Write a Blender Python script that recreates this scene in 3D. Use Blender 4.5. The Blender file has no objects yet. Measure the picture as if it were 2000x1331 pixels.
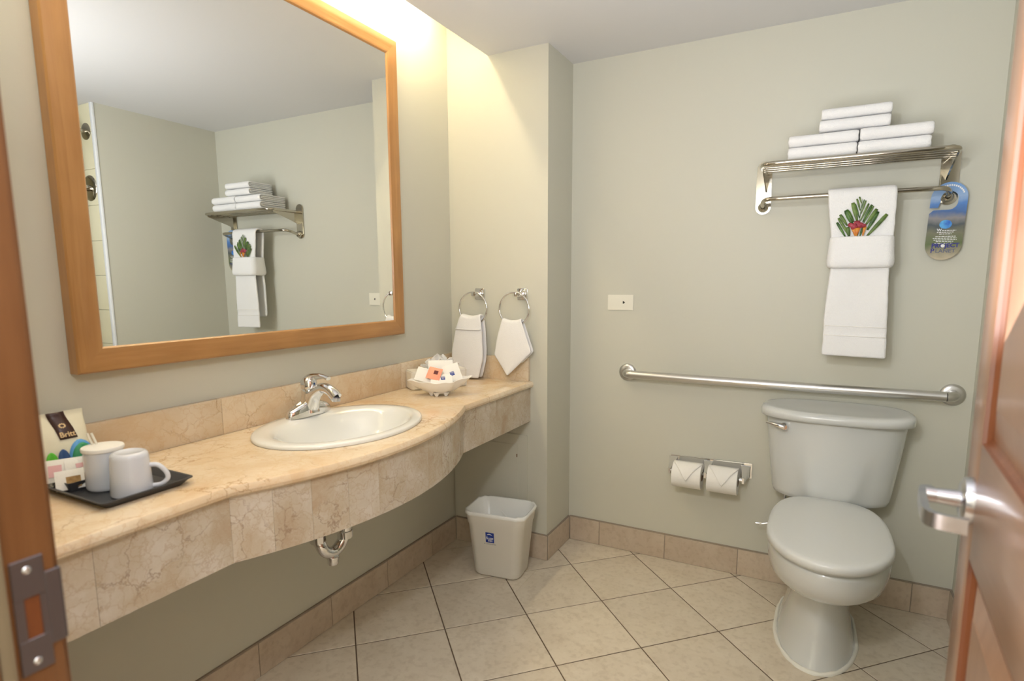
import bpy, bmesh, math, random
from mathutils import Vector, Matrix
random.seed(7)
PI = math.pi
sc = bpy.context.scene
col = sc.collection

# ------------------------------------------------------------------ camera
cam_d = bpy.data.cameras.new('camera'); cam = bpy.data.objects.new('camera', cam_d); col.objects.link(cam)
yaw, pitch, roll, F = 0.48391344, -0.14022893, -0.00361792, 1131.5374
fwd = Vector((-math.sin(yaw)*math.cos(pitch), math.cos(yaw)*math.cos(pitch), math.sin(pitch)))
rgt = Vector((math.cos(yaw), math.sin(yaw), 0)); upv = rgt.cross(fwd)
r2 = math.cos(roll)*rgt + math.sin(roll)*upv; u2 = -math.sin(roll)*rgt + math.cos(roll)*upv
m3 = Matrix((r2, u2, -fwd)).transposed()
cam.matrix_world = Matrix.Translation((1.60641223, -2.65524405, 1.31767746)) @ m3.to_4x4()
cam_d.sensor_width = 36; cam_d.lens = 36*F/2000
cam_d.shift_x = -7.5/2000; cam_d.shift_y = 45.36/2000
cam_d.clip_start = 0.02
cam_d.dof.use_dof = True; cam_d.dof.focus_distance = 2.55; cam_d.dof.aperture_fstop = 3.4
sc.camera = cam

# ------------------------------------------------------------------ world, lights, exposure
w = bpy.data.worlds.new('world'); sc.world = w; w.use_nodes = True
w.node_tree.nodes['Background'].inputs[0].default_value = (1.0, 0.95, 0.87, 1)
w.node_tree.nodes['Background'].inputs[1].default_value = 3.6
def area(name, loc, target, size, power, color, sy=None):
    d = bpy.data.lights.new(name, 'AREA'); d.energy = power; d.color = color; d.size = size
    if sy: d.shape = 'RECTANGLE'; d.size_y = sy
    o = bpy.data.objects.new(name, d); col.objects.link(o); o.location = loc
    o.rotation_euler = (Vector(target)-Vector(loc)).to_track_quat('-Z', 'Y').to_euler()
    return o
# hall side light by the photographer, and its bounce off the bathroom ceiling
area('hall_light', (1.28, -2.52, 1.88), (1.5, 0, 1.1), 0.07, 5.5, (0.93, 0.96, 1.0))
area('bounce_light', (1.45, -1.95, 1.45), (1.55, -1.35, 2.4), 0.8, 14.0, (0.95, 0.97, 1.0))
vs = sc.view_settings
vs.view_transform = 'Standard'; vs.look = 'None'; vs.gamma = 1; vs.use_curve_mapping = False
vs.exposure = 0.60

# ------------------------------------------------------------------ materials
def srgb(r, g, b):
    f = lambda c: (c/255/12.92) if c/255 <= 0.04045 else ((c/255+0.055)/1.055)**2.4
    return (f(r), f(g), f(b), 1)
def mat(name, c, rough=0.5, metal=0.0, bump=0, bscale=200, coat=0, mix=None, mscale=6, spec=None, detail=3, emit=0, rvar=0):
    m = bpy.data.materials.new(name); m.use_nodes = True
    nt = m.node_tree; b = nt.nodes['Principled BSDF']
    b.inputs['Base Color'].default_value = c; b.inputs['Roughness'].default_value = rough
    b.inputs['Metallic'].default_value = metal
    if coat: b.inputs['Coat Weight'].default_value = coat; b.inputs['Coat Roughness'].default_value = 0.15
    if spec is not None: b.inputs['Specular IOR Level'].default_value = spec
    tc = nt.nodes.new('ShaderNodeTexCoord')
    if mix is not None:
        n = nt.nodes.new('ShaderNodeTexNoise'); n.inputs['Scale'].default_value = mscale; n.inputs['Detail'].default_value = detail
        nt.links.new(tc.outputs['Object'], n.inputs['Vector'])
        r = nt.nodes.new('ShaderNodeValToRGB'); r.color_ramp.elements[0].position = 0.35; r.color_ramp.elements[1].position = 0.68
        r.color_ramp.elements[0].color = c; r.color_ramp.elements[1].color = mix
        nt.links.new(n.outputs['Fac'], r.inputs['Fac']); nt.links.new(r.outputs['Color'], b.inputs['Base Color'])
    if bump:
        n = nt.nodes.new('ShaderNodeTexNoise'); n.inputs['Scale'].default_value = bscale; n.inputs['Detail'].default_value = 2
        nt.links.new(tc.outputs['Object'], n.inputs['Vector'])
        bp = nt.nodes.new('ShaderNodeBump'); bp.inputs['Strength'].default_value = bump; bp.inputs['Distance'].default_value = 0.002
        nt.links.new(n.outputs['Fac'], bp.inputs['Height']); nt.links.new(bp.outputs['Normal'], b.inputs['Normal'])
    if emit:
        b.inputs['Emission Color'].default_value = c; b.inputs['Emission Strength'].default_value = emit
    return m
def N(nt, t, **kw):
    n = nt.nodes.new(t)
    for k, v in kw.items():
        if k in n.inputs.keys(): n.inputs[k].default_value = v
        else: setattr(n, k, v)
    return n
def ramp(nt, fac, stops):
    r = nt.nodes.new('ShaderNodeValToRGB'); e = r.color_ramp.elements
    e[0].position, e[0].color = stops[0]; e[1].position, e[1].color = stops[-1]
    for p, c in stops[1:-1]:
        x = e.new(p); x.color = c
    nt.links.new(fac, r.inputs['Fac']); return r.outputs['Color']
def mixc(nt, fac, a, b, mode='MIX'):
    n = nt.nodes.new('ShaderNodeMix'); n.data_type = 'RGBA'; n.blend_type = mode
    if isinstance(fac, (int, float)): n.inputs[0].default_value = fac
    else: nt.links.new(fac, n.inputs[0])
    for v, i in ((a, 6), (b, 7)):
        if isinstance(v, tuple): n.inputs[i].default_value = v
        else: nt.links.new(v, n.inputs[i])
    return n.outputs[2]
def marble(name, base, light, tint, vein, rough=0.16, vs_=5.0):
    m = bpy.data.materials.new(name); m.use_nodes = True; nt = m.node_tree; b = nt.nodes['Principled BSDF']
    tc = N(nt, 'ShaderNodeTexCoord'); oi = N(nt, 'ShaderNodeObjectInfo')
    off = N(nt, 'ShaderNodeVectorMath', operation='MULTIPLY_ADD')
    cx = N(nt, 'ShaderNodeCombineXYZ'); 
    for i in range(3): nt.links.new(oi.outputs['Random'], cx.inputs[i])
    nt.links.new(cx.outputs[0], off.inputs[0]); off.inputs[1].default_value = (7, 3, 5); nt.links.new(tc.outputs['Object'], off.inputs[2])
    P = off.outputs[0]
    wn = N(nt, 'ShaderNodeTexNoise', Scale=6.0, Detail=6.0, Roughness=0.65); nt.links.new(P, wn.inputs['Vector'])
    wm = N(nt, 'ShaderNodeVectorMath', operation='MULTIPLY_ADD'); nt.links.new(wn.outputs['Color'], wm.inputs[0])
    wm.inputs[1].default_value = (0.16, 0.16, 0.16); nt.links.new(P, wm.inputs[2])
    n1 = N(nt, 'ShaderNodeTexNoise', Scale=vs_*1.1, Detail=6.0, Roughness=0.62); nt.links.new(wm.outputs[0], n1.inputs['Vector'])
    c = ramp(nt, n1.outputs['Fac'], [(0.30, tint), (0.48, base), (0.66, light)])
    v1 = N(nt, 'ShaderNodeTexVoronoi', feature='DISTANCE_TO_EDGE', Scale=vs_*1.6); nt.links.new(wm.outputs[0], v1.inputs['Vector'])
    k1 = ramp(nt, v1.outputs['Distance'], [(0.0, (0.7, 0.7, 0.7, 1)), (0.010, (0.32, 0.32, 0.32, 1)), (0.03, (0, 0, 0, 1))])
    n2 = N(nt, 'ShaderNodeTexNoise', Scale=5.0, Detail=2.0); nt.links.new(P, n2.inputs['Vector'])
    k2 = ramp(nt, n2.outputs['Fac'], [(0.47, (0, 0, 0, 1)), (0.60, (1, 1, 1, 1))])
    mm = N(nt, 'ShaderNodeMath', operation='MULTIPLY'); nt.links.new(k1, mm.inputs[0]); nt.links.new(k2, mm.inputs[1])
    c = mixc(nt, mm.outputs[0], c, vein)
    v2 = N(nt, 'ShaderNodeTexVoronoi', feature='DISTANCE_TO_EDGE', Scale=vs_*4.5); nt.links.new(wm.outputs[0], v2.inputs['Vector'])
    k3 = ramp(nt, v2.outputs['Distance'], [(0.0, (0.6, 0.6, 0.6, 1)), (0.06, (0, 0, 0, 1))])
    c = mixc(nt, k3, c, tint)
    hs = N(nt, 'ShaderNodeHueSaturation'); nt.links.new(c, hs.inputs['Color'])
    mr = N(nt, 'ShaderNodeMapRange'); nt.links.new(oi.outputs['Random'], mr.inputs[0]); mr.inputs[3].default_value = 0.93; mr.inputs[4].default_value = 1.05
    nt.links.new(mr.outputs[0], hs.inputs['Value']); nt.links.new(hs.outputs[0], b.inputs['Base Color'])
    b.inputs['Roughness'].default_value = rough
    return m
def wood(name, c1, c2, axis='Z', rough=0.35, coat=0.3, scale=6):
    m = bpy.data.materials.new(name); m.use_nodes = True; nt = m.node_tree; b = nt.nodes['Principled BSDF']
    tc = N(nt, 'ShaderNodeTexCoord'); mp = N(nt, 'ShaderNodeMapping')
    s = {'X': (0.5, 8, 8), 'Y': (8, 0.5, 8), 'Z': (8, 8, 0.5)}[axis]
    mp.inputs['Scale'].default_value = s; nt.links.new(tc.outputs['Object'], mp.inputs[0])
    n = N(nt, 'ShaderNodeTexNoise', Scale=float(scale), Detail=5.0, Roughness=0.6, Distortion=0.6); nt.links.new(mp.outputs[0], n.inputs['Vector'])
    n2 = N(nt, 'ShaderNodeTexNoise', Scale=5.0, Detail=2.0); nt.links.new(tc.outputs['Object'], n2.inputs['Vector'])
    c = ramp(nt, n.outputs['Fac'], [(0.3, c1), (0.7, c2)])
    k = ramp(nt, n2.outputs['Fac'], [(0.4, (1, 1, 1, 1)), (0.7, (0.86, 0.84, 0.82, 1))])
    c = mixc(nt, 1.0, c, k, 'MULTIPLY')
    nt.links.new(c, b.inputs['Base Color'])
    b.inputs['Roughness'].default_value = rough; b.inputs['Coat Weight'].default_value = coat; b.inputs['Coat Roughness'].default_value = 0.2
    return m
def tile_mat(name, a, bcol, c3, rough=0.38, sc_=9):
    m = bpy.data.materials.new(name); m.use_nodes = True; nt = m.node_tree; b = nt.nodes['Principled BSDF']
    tc = N(nt, 'ShaderNodeTexCoord'); oi = N(nt, 'ShaderNodeObjectInfo')
    off = N(nt, 'ShaderNodeVectorMath', operation='MULTIPLY_ADD'); cx = N(nt, 'ShaderNodeCombineXYZ')
    for i in range(3): nt.links.new(oi.outputs['Random'], cx.inputs[i])
    nt.links.new(cx.outputs[0], off.inputs[0]); off.inputs[1].default_value = (5, 9, 4); nt.links.new(tc.outputs['Object'], off.inputs[2])
    n1 = N(nt, 'ShaderNodeTexNoise', Scale=float(sc_), Detail=8.0, Roughness=0.7, Distortion=0.3); nt.links.new(off.outputs[0], n1.inputs['Vector'])
    c = ramp(nt, n1.outputs['Fac'], [(0.30, a), (0.5, bcol), (0.72, c3)])
    n2 = N(nt, 'ShaderNodeTexNoise', Scale=45.0, Detail=4.0); nt.links.new(off.outputs[0], n2.inputs['Vector'])
    k = ramp(nt, n2.outputs['Fac'], [(0.35, (0.90, 0.885, 0.87, 1)), (0.5, (1, 1, 1, 1))])
    c = mixc(nt, 1.0, c, k, 'MULTIPLY')
    hs = N(nt, 'ShaderNodeHueSaturation'); nt.links.new(c, hs.inputs['Color'])
    mr = N(nt, 'ShaderNodeMapRange'); nt.links.new(oi.outputs['Random'], mr.inputs[0]); mr.inputs[3].default_value = 0.94; mr.inputs[4].default_value = 1.04
    nt.links.new(mr.outputs[0], hs.inputs['Value']); nt.links.new(hs.outputs[0], b.inputs['Base Color'])
    b.inputs['Roughness'].default_value = rough
    bp = N(nt, 'ShaderNodeBump', Strength=0.25, Distance=0.001); nt.links.new(n2.outputs['Fac'], bp.inputs['Height']); nt.links.new(bp.outputs[0], b.inputs['Normal'])
    return m

M = {}
M['wall'] = mat('wall_paint', (0.582, 0.575, 0.492, 1), 0.55, bump=0.08, bscale=90)
M['ceiling'] = mat('ceiling_paint', (0.69, 0.69, 0.70, 1), 0.7, bump=0.05, bscale=80)
M['cove'] = mat('cove_white', (0.80, 0.78, 0.72, 1), 0.7)
M['grout'] = mat('grout', srgb(98, 82, 66), 0.9, bump=0.3, bscale=300)
M['basegrout'] = mat('base_grout', srgb(150, 138, 124), 0.9, bump=0.5, bscale=150)
M['tile'] = tile_mat('floor_tile', srgb(204, 192, 172), srgb(212, 201, 182), srgb(219, 209, 191))
M['basetile'] = tile_mat('baseboard_tile', srgb(186, 168, 148), srgb(196, 180, 160), srgb(204, 190, 172))
M['marble'] = marble('counter_marble', srgb(220, 200, 170), srgb(228, 213, 189), srgb(212, 183, 146), srgb(164, 122, 78))
M['marble_apron'] = marble('apron_marble', srgb(200, 188, 168), srgb(214, 206, 194), srgb(186, 164, 138), srgb(140, 110, 90), rough=0.22, vs_=7)
M['frame'] = wood('frame_maple', srgb(168, 120, 68), srgb(186, 140, 86), 'Z')
M['frame_h'] = wood('frame_maple_rail', srgb(168, 120, 68), srgb(186, 140, 86), 'Y')
M['door'] = wood('door_alder', srgb(138, 98, 72), srgb(152, 112, 86), 'Z', rough=0.42, coat=0.6)
M['door_h'] = wood('door_alder_rail', srgb(138, 98, 72), srgb(152, 112, 86), 'Y', rough=0.42, coat=0.6)
M['groove'] = wood('door_moulding', srgb(104, 56, 28), srgb(122, 70, 38), 'Z', rough=0.4, coat=0.2)
M['jamb'] = wood('jamb_alder', srgb(112, 73, 42), srgb(126, 86, 52), 'Z', rough=0.35, coat=0.3)
M['mirror'] = mat('mirror_glass', (0.90, 0.92, 0.90, 1), 0.0, 1.0)
M['chrome'] = mat('chrome', (0.76, 0.76, 0.77, 1), 0.06, 1.0)
M['nickel'] = mat('polished_nickel', (0.52, 0.485, 0.41, 1), 0.12, 1.0)
M['brushed'] = mat('brushed_steel', (0.66, 0.65, 0.63, 1), 0.32, 1.0)
M['satin'] = mat('satin_chrome', (0.62, 0.63, 0.68, 1), 0.25, 1.0)
M['plate'] = mat('strike_metal', (0.20, 0.19, 0.21, 1), 0.40, 0.9)
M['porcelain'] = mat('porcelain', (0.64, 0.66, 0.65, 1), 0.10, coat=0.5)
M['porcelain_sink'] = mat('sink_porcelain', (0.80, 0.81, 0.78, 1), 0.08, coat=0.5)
M['seat'] = mat('seat_plastic', (0.69, 0.705, 0.69, 1), 0.28)
M['caulk'] = mat('white_caulk', (0.80, 0.79, 0.72, 1), 0.4)
M['towel'] = mat('terry_cotton', (0.86, 0.86, 0.86, 1), 0.95, bump=0.9, bscale=420, spec=0.1)
M['bin'] = mat('bin_plastic', (0.80, 0.78, 0.72, 1), 0.35)
M['film'] = mat('liner_film', (0.85, 0.86, 0.82, 1), 0.25)
M['paper'] = mat('paper', (0.86, 0.85, 0.81, 1), 0.85, bump=0.15, bscale=250)
M['tissue'] = mat('tissue_paper', (0.90, 0.90, 0.88, 1), 0.9)
M['card'] = mat('cardboard_core', srgb(120, 90, 66), 0.9)
M['white'] = mat('white_plastic', (0.80, 0.78, 0.68, 1), 0.35)
M['black'] = mat('black', (0.012, 0.012, 0.012, 1), 0.5)
M['tray'] = mat('tray_black', (0.045, 0.047, 0.052, 1), 0.38)
M['mug'] = mat('mug_ceramic', (0.68, 0.72, 0.80, 1), 0.15, coat=0.3)
M['blue'] = mat('logo_blue', srgb(22, 52, 140), 0.4)
M['inkwhite'] = mat('ink_white', (0.85, 0.86, 0.88, 1), 0.5)
M['inkgrey'] = mat('ink_grey', (0.12, 0.13, 0.2, 1), 0.5)
M['shell'] = mat('shell_ceramic', (0.88, 0.86, 0.82, 1), 0.3, bump=0.05, bscale=60)
M['boxcream'] = mat('tissue_box_ceramic', (0.80, 0.76, 0.68, 1), 0.3)
M['coral'] = mat('coral_wrap', srgb(244, 160, 130), 0.4)
M['leaf'] = mat('palm_leaf', srgb(62, 88, 34), 0.5, mix=srgb(112, 138, 66), mscale=40)
M['leafdark'] = mat('palm_leaf_dark', srgb(40, 72, 30), 0.5, mix=srgb(84, 122, 50), mscale=40)
M['petal'] = mat('flower_petal', srgb(140, 40, 56), 0.5, mix=srgb(176, 70, 84), mscale=60)
M['throat'] = mat('flower_throat', srgb(196, 104, 34), 0.5, mix=srgb(222, 160, 62), mscale=60)
M['seal'] = mat('door_seal', srgb(128, 116, 94), 0.6)
M['pouch'] = mat('coffee_pouch', srgb(226, 222, 200), 0.35, bump=0.2, bscale=40)
M['brown'] = mat('label_brown', srgb(62, 38, 34), 0.35)
M['gold'] = mat('label_gold', srgb(214, 186, 140), 0.4)
M['green'] = mat('print_green', srgb(52, 150, 100), 0.5)
M['lime'] = mat('print_lime', srgb(90, 190, 50), 0.5)
M['skyblue'] = mat('print_sky', srgb(90, 160, 220), 0.5)
M['navy'] = mat('print_navy', srgb(40, 76, 130), 0.5)
M['pink'] = mat('print_pink', srgb(228, 182, 186), 0.6)
M['teabag'] = mat('print_tan', srgb(170, 138, 88), 0.7, mix=srgb(140, 108, 60), mscale=120)
M['maroon'] = mat('print_maroon', srgb(96, 30, 34), 0.6)
M['globe'] = mat('print_globe', srgb(40, 96, 200), 0.4, mix=srgb(90, 180, 235), mscale=35)
M['orange'] = mat('print_orange', srgb(232, 110, 40), 0.5)
M['ceramic_tile'] = mat('shower_tile', srgb(236, 230, 200), 0.15, mix=srgb(228, 222, 190), mscale=4)
M['trimwhite'] = mat('white_trim', (0.82, 0.84, 0.86, 1), 0.3)
M['tube'] = mat('fluorescent', (1.0, 0.82, 0.52, 1), 0.5, emit=40)
M['porc_dark'] = mat('hole_dark', (0.02, 0.018, 0.015, 1), 0.8)

# ------------------------------------------------------------------ object helpers
def root_loc(p):
    v = Vector((0, 0, 0))
    while p is not None:
        v += Vector(p.location); p = p.parent
    return v
def link(name, me, m, parent=None, local=False, origin=None):
    o = bpy.data.objects.new(name, me); col.objects.link(o)
    if m is not None:
        me.materials.clear(); me.materials.append(m)
    if parent is not None:
        o.parent = parent
        if not local: me.transform(Matrix.Translation(-root_loc(parent)))
    elif origin is not None:
        me.transform(Matrix.Translation(-Vector(origin))); o.location = origin
    return o
def from_bm(name, bm, m, parent=None, smooth=False, local=False, origin=None, angle=None):
    me = bpy.data.meshes.new(name); bm.normal_update(); bm.to_mesh(me); bm.free()
    if smooth:
        for p in me.polygons: p.use_smooth = True
        if angle: me.set_sharp_from_angle(angle=math.radians(angle))
    return link(name, me, m, parent, local, origin)
def from_py(name, vs_, fs, m, parent=None, smooth=False, local=False, origin=None, angle=None):
    bm = bmesh.new(); vv = [bm.verts.new(v) for v in vs_]
    for f in fs:
        try: bm.faces.new([vv[i] for i in f])
        except ValueError: pass
    bmesh.ops.recalc_face_normals(bm, faces=bm.faces)
    return from_bm(name, bm, m, parent, smooth, local, origin, angle)
def tag(o, label=None, cat=None, group=None, kind=None):
    if label: o['label'] = label
    if cat: o['category'] = cat
    if group: o['group'] = group
    if kind: o['kind'] = kind
    return o
def thing(name, loc, label, cat, group=None, rz=0):
    o = bpy.data.objects.new(name, None); col.objects.link(o); o.location = loc; o.rotation_euler = (0, 0, rz)
    o.empty_display_size = 0.05
    return tag(o, label, cat, group)
def struct(name, loc=(0, 0, 0)):
    o = bpy.data.objects.new(name, None); col.objects.link(o); o.location = loc; o['kind'] = 'structure'; o.empty_display_size = 0.05
    return o
def bx(bm, x0, x1, y0, y1, z0, z1, bev=0, seg=2):
    vs_ = [bm.verts.new((x, y, z)) for x in (x0, x1) for y in (y0, y1) for z in (z0, z1)]
    fs = [bm.faces.new([vs_[i] for i in f]) for f in ((0, 1, 3, 2), (4, 6, 7, 5), (0, 4, 5, 1), (2, 3, 7, 6), (0, 2, 6, 4), (1, 5, 7, 3))]
    if bev:
        es = list({e for f in fs for e in f.edges})
        bmesh.ops.bevel(bm, geom=es, offset=bev, segments=seg, affect='EDGES', profile=0.5)
def box(name, x0, x1, y0, y1, z0, z1, m, parent=None, bev=0, seg=2, **kw):
    bm = bmesh.new(); bx(bm, x0, x1, y0, y1, z0, z1, bev, seg)
    bmesh.ops.recalc_face_normals(bm, faces=bm.faces)
    return from_bm(name, bm, m, parent, smooth=bool(bev), angle=40 if bev else None, **kw)
def catmull(pts, n=6, closed=False):
    P = [Vector(p) for p in pts]; out = []
    L = len(P); rng = range(L if closed else L-1)
    for i in rng:
        p0 = P[(i-1) % L] if (closed or i > 0) else P[0]*2-P[1]
        p1 = P[i]; p2 = P[(i+1) % L]
        p3 = P[(i+2) % L] if (closed or i+2 < L) else P[-1]*2-P[-2]
        for k in range(n):
            t = k/n
            out.append(0.5*((2*p1)+(-p0+p2)*t+(2*p0-5*p1+4*p2-p3)*t*t+(-p0+3*p1-3*p2+p3)*t**3))
    if not closed: out.append(P[-1])
    return out
def sweep(bm, path, rad, n=12, caps=True, sx=1.0):
    P = [Vector(p) for p in path]; R = rad if isinstance(rad, (list, tuple)) else [rad]*len(P)
    T = []
    for i in range(len(P)):
        a = P[max(0, i-1)]; b = P[min(len(P)-1, i+1)]; T.append((b-a).normalized())
    up = Vector((0, 0, 1)) if abs(T[0].z) < 0.9 else Vector((0, 1, 0))
    nrm = (up - T[0]*up.dot(T[0])).normalized(); rings = []
    for i in range(len(P)):
        nrm = (nrm - T[i]*nrm.dot(T[i])).normalized(); bi = T[i].cross(nrm)
        rings.append([bm.verts.new(P[i]+R[i]*(math.cos(2*PI*k/n)*nrm+sx*math.sin(2*PI*k/n)*bi)) for k in range(n)])
    for i in range(len(P)-1):
        for k in range(n):
            bm.faces.new((rings[i][k], rings[i][(k+1) % n], rings[i+1][(k+1) % n], rings[i+1][k]))
    if caps:
        bm.faces.new(rings[0][::-1]); bm.faces.new(rings[-1])
def tube(name, path, rad, m, parent=None, n=12, **kw):
    bm = bmesh.new(); sweep(bm, path, rad, n)
    bmesh.ops.recalc_face_normals(bm, faces=bm.faces)
    return from_bm(name, bm, m, parent, smooth=True, angle=50, **kw)
def lathe_bm(bm, prof, c, axis='Z', n=32, sx=1, sy=1, capb=False, capt=False):
    rings = []
    for (r, h) in prof:
        ring = []
        for k in range(n):
            a = 2*PI*k/n; x = r*math.cos(a)*sx; y = r*math.sin(a)*sy
            v = {'Z': (x, y, h), 'Y': (x, h, y), 'X': (h, x, y)}[axis]
            ring.append(bm.verts.new((c[0]+v[0], c[1]+v[1], c[2]+v[2])))
        rings.append(ring)
    for i in range(len(rings)-1):
        for k in range(n): bm.faces.new((rings[i][k], rings[i][(k+1) % n], rings[i+1][(k+1) % n], rings[i+1][k]))
    if capb: bm.faces.new(rings[0][::-1])
    if capt: bm.faces.new(rings[-1])
def lathe(name, prof, c, m, parent=None, axis='Z', n=32, sx=1, sy=1, capb=False, capt=False, angle=45, **kw):
    bm = bmesh.new(); lathe_bm(bm, prof, c, axis, n, sx, sy, capb, capt)
    bmesh.ops.recalc_face_normals(bm, faces=bm.faces)
    return from_bm(name, bm, m, parent, smooth=True, angle=angle, **kw)
def loft(name, rings, m, parent=None, capb=True, capt=True, angle=50, **kw):
    n = len(rings[0]); vs_ = [p for r in rings for p in r]; fs = []
    for i in range(len(rings)-1):
        for k in range(n): fs.append((i*n+k, i*n+(k+1) % n, (i+1)*n+(k+1) % n, (i+1)*n+k))
    if capb: fs.append(tuple(range(n))[::-1])
    if capt: fs.append(tuple(range((len(rings)-1)*n, len(rings)*n)))
    return from_py(name, vs_, fs, m, parent, smooth=True, angle=angle, **kw)
def prism(name, poly, axis, a0, a1, m, parent=None, bev=0, smooth=False, **kw):
    """poly: 2-D points; axis 'Y' -> (x,z) pts, 'X' -> (y,z) pts, 'Z' -> (x,y)"""
    f = {'Y': lambda p, t: (p[0], t, p[1]), 'X': lambda p, t: (t, p[0], p[1]), 'Z': lambda p, t: (p[0], p[1], t)}[axis]
    n = len(poly); bm = bmesh.new()
    A = [bm.verts.new(f(p, a0)) for p in poly]; B = [bm.verts.new(f(p, a1)) for p in poly]
    fa = bm.faces.new(A); fb = bm.faces.new(B[::-1])
    for i in range(n): bm.faces.new((A[i], A[(i+1) % n], B[(i+1) % n], B[i]))
    bmesh.ops.recalc_face_normals(bm, faces=bm.faces)
    if bev: bmesh.ops.bevel(bm, geom=list(set(fa.edges) | set(fb.edges)), offset=bev, segments=2, affect='EDGES')
    return from_bm(name, bm, m, parent, smooth=bool(bev) or smooth, angle=40, **kw)
def rrect(cx, cy, w_, h_, r, n=5):
    out = []
    for (sx, sy, a0) in ((1, 1, 0), (-1, 1, 90), (-1, -1, 180), (1, -1, 270)):
        for k in range(n+1):
            a = math.radians(a0+90*k/n); out.append((cx+sx*(w_/2-r)+r*math.cos(a), cy+sy*(h_/2-r)+r*math.sin(a)))
    return out
def sheet(name, grid, m, parent=None, thick=0.01, sub=1, closed_u=False, offset=0, **kw):
    """grid[i][j] points -> cloth-like surface with real thickness"""
    nu, nv = len(grid), len(grid[0]); vs_ = [p for r in grid for p in r]; fs = []
    for i in range(nu if closed_u else nu-1):
        for j in range(nv-1):
            a, b = i*nv+j, ((i+1) % nu)*nv+j; fs.append((a, b, b+1, a+1))
    o = from_py(name, vs_, fs, m, parent, smooth=True, **kw)
    s = o.modifiers.new('thickness', 'SOLIDIFY'); s.thickness = thick; s.offset = offset
    if sub:
        s = o.modifiers.new('smooth', 'SUBSURF'); s.levels = sub; s.render_levels = sub
    return o
def text(name, body, size, mw, m, parent, extrude=0.0002, local=False, align='CENTER', sx=1.0, bold=0.0, space=1.0):
    cu = bpy.data.curves.new('t', 'FONT'); cu.body = body; cu.size = size; cu.extrude = extrude; cu.align_x = align; cu.align_y = 'CENTER'
    cu.offset = bold; cu.resolution_u = 3; cu.space_character = space
    o = bpy.data.objects.new('t', cu); col.objects.link(o)
    dg = bpy.context.evaluated_depsgraph_get(); dg.update()
    me = bpy.data.meshes.new_from_object(o.evaluated_get(dg)); bpy.data.objects.remove(o)
    me.transform(mw @ Matrix.Diagonal((sx, 1, 1, 1)))
    return link(name, me, m, parent, local)
def facing(loc, normal, upd=(0, 0, 1)):
    """matrix whose +Z is 'normal' and whose +Y is up"""
    z = Vector(normal).normalized(); y = Vector(upd); y = (y-z*y.dot(z)).normalized(); x = y.cross(z)
    mm = Matrix((x, y, z)).transposed().to_4x4(); mm.translation = Vector(loc); return mm
def nz(a, b=0.0, c=0.0):
    return math.sin(a*12.9+b*7.3+c*3.1)*0.5+math.sin(a*5.1-b*11.7+c*8.2+1.3)*0.3+math.sin(a*23.1+b*17.9-c*5.5)*0.2

# ------------------------------------------------------------------ room dimensions (metres)
B, W, HC, HB, XR = 0.2752, 0.5173, 2.319, 0.1266, 2.125
XS = 0.219; YP = -0.737; YF = -2.349; TOP = 2.62; ZC = 0.861; ZA = 0.671

# ------------------------------------------------------------------ floor
fl = struct('floor')
box('grout_bed', -0.02, 3.1, -2.51, 0.02, -0.08, -0.0022, M['grout'], fl)
box('hall_floor', -1.2, 4.0, -4.6, -2.51, -0.08, 0.0, M['card'], fl)
def clip(poly, a, b, c):      # keep a*x+b*y<=c
    out = []
    for i in range(len(poly)):
        p, q = poly[i], poly[(i+1) % len(poly)]; dp = a*p[0]+b*p[1]-c; dq = a*q[0]+b*q[1]-c
        if dp <= 0: out.append(p)
        if dp*dq < 0:
            t = dp/(dp-dq); out.append((p[0]+(q[0]-p[0])*t, p[1]+(q[1]-p[1])*t))
    return out
S, OX, OY = 0.33, -0.0632, -0.9603; g = 0.0023; h2 = S/math.sqrt(2)
def floor_tile(poly):
    area_ = abs(sum(poly[i][0]*poly[(i+1) % len(poly)][1]-poly[(i+1) % len(poly)][0]*poly[i][1] for i in range(len(poly))))/2
    if area_ < 0.00008: return
    cx = sum(p[0] for p in poly)/len(poly); cy = sum(p[1] for p in poly)/len(poly)
    dz = 0.0004*nz(cx*9, cy*7)
    n = len(poly)
    vs_ = [(x, y, -0.008) for x, y in poly]+[(x, y, dz-0.0012) for x, y in poly]
    vs_ += [(x+(cx-x)*0.012, y+(cy-y)*0.012, dz) for x, y in poly]
    fs = [tuple(range(2*n, 3*n))]
    for r in (0, 1):
        for i in range(n): fs.append((r*n+i, r*n+(i+1) % n, (r+1)*n+(i+1) % n, (r+1)*n+i))
    from_py('floor_tile', vs_, fs, M['tile'], fl)
for i in range(-8, 14):
    for j in range(-8, 14):
        c = (OX+(i+j+1)*h2, OY+(i-j)*h2)
        if c[0] < -h2 or c[0] > XR+h2 or c[1] > h2 or c[1] < -2.5-h2: continue
        d = h2-g*1.414
        poly = [(c[0]+d, c[1]), (c[0], c[1]+d), (c[0]-d, c[1]), (c[0], c[1]-d)]
        for cl in ((-1, 0, 0.0), (1, 0, XR), (0, 1, 0.0), (0, -1, 2.45)): 
            poly = clip(poly, *cl) if poly else poly
        if len(poly) < 3: continue
        if max(p[0] for p in poly) <= W and min(p[1] for p in poly) >= -B: continue
        if min(p[0] for p in poly) < W and max(p[1] for p in poly) > -B:
            a_ = clip(poly, -1, 0, -W); b_ = clip(clip(poly, 1, 0, W), 0, 1, -B)
            for q in (a_, b_):
                if len(q) >= 3: floor_tile(q)
        else: floor_tile(poly)

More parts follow.
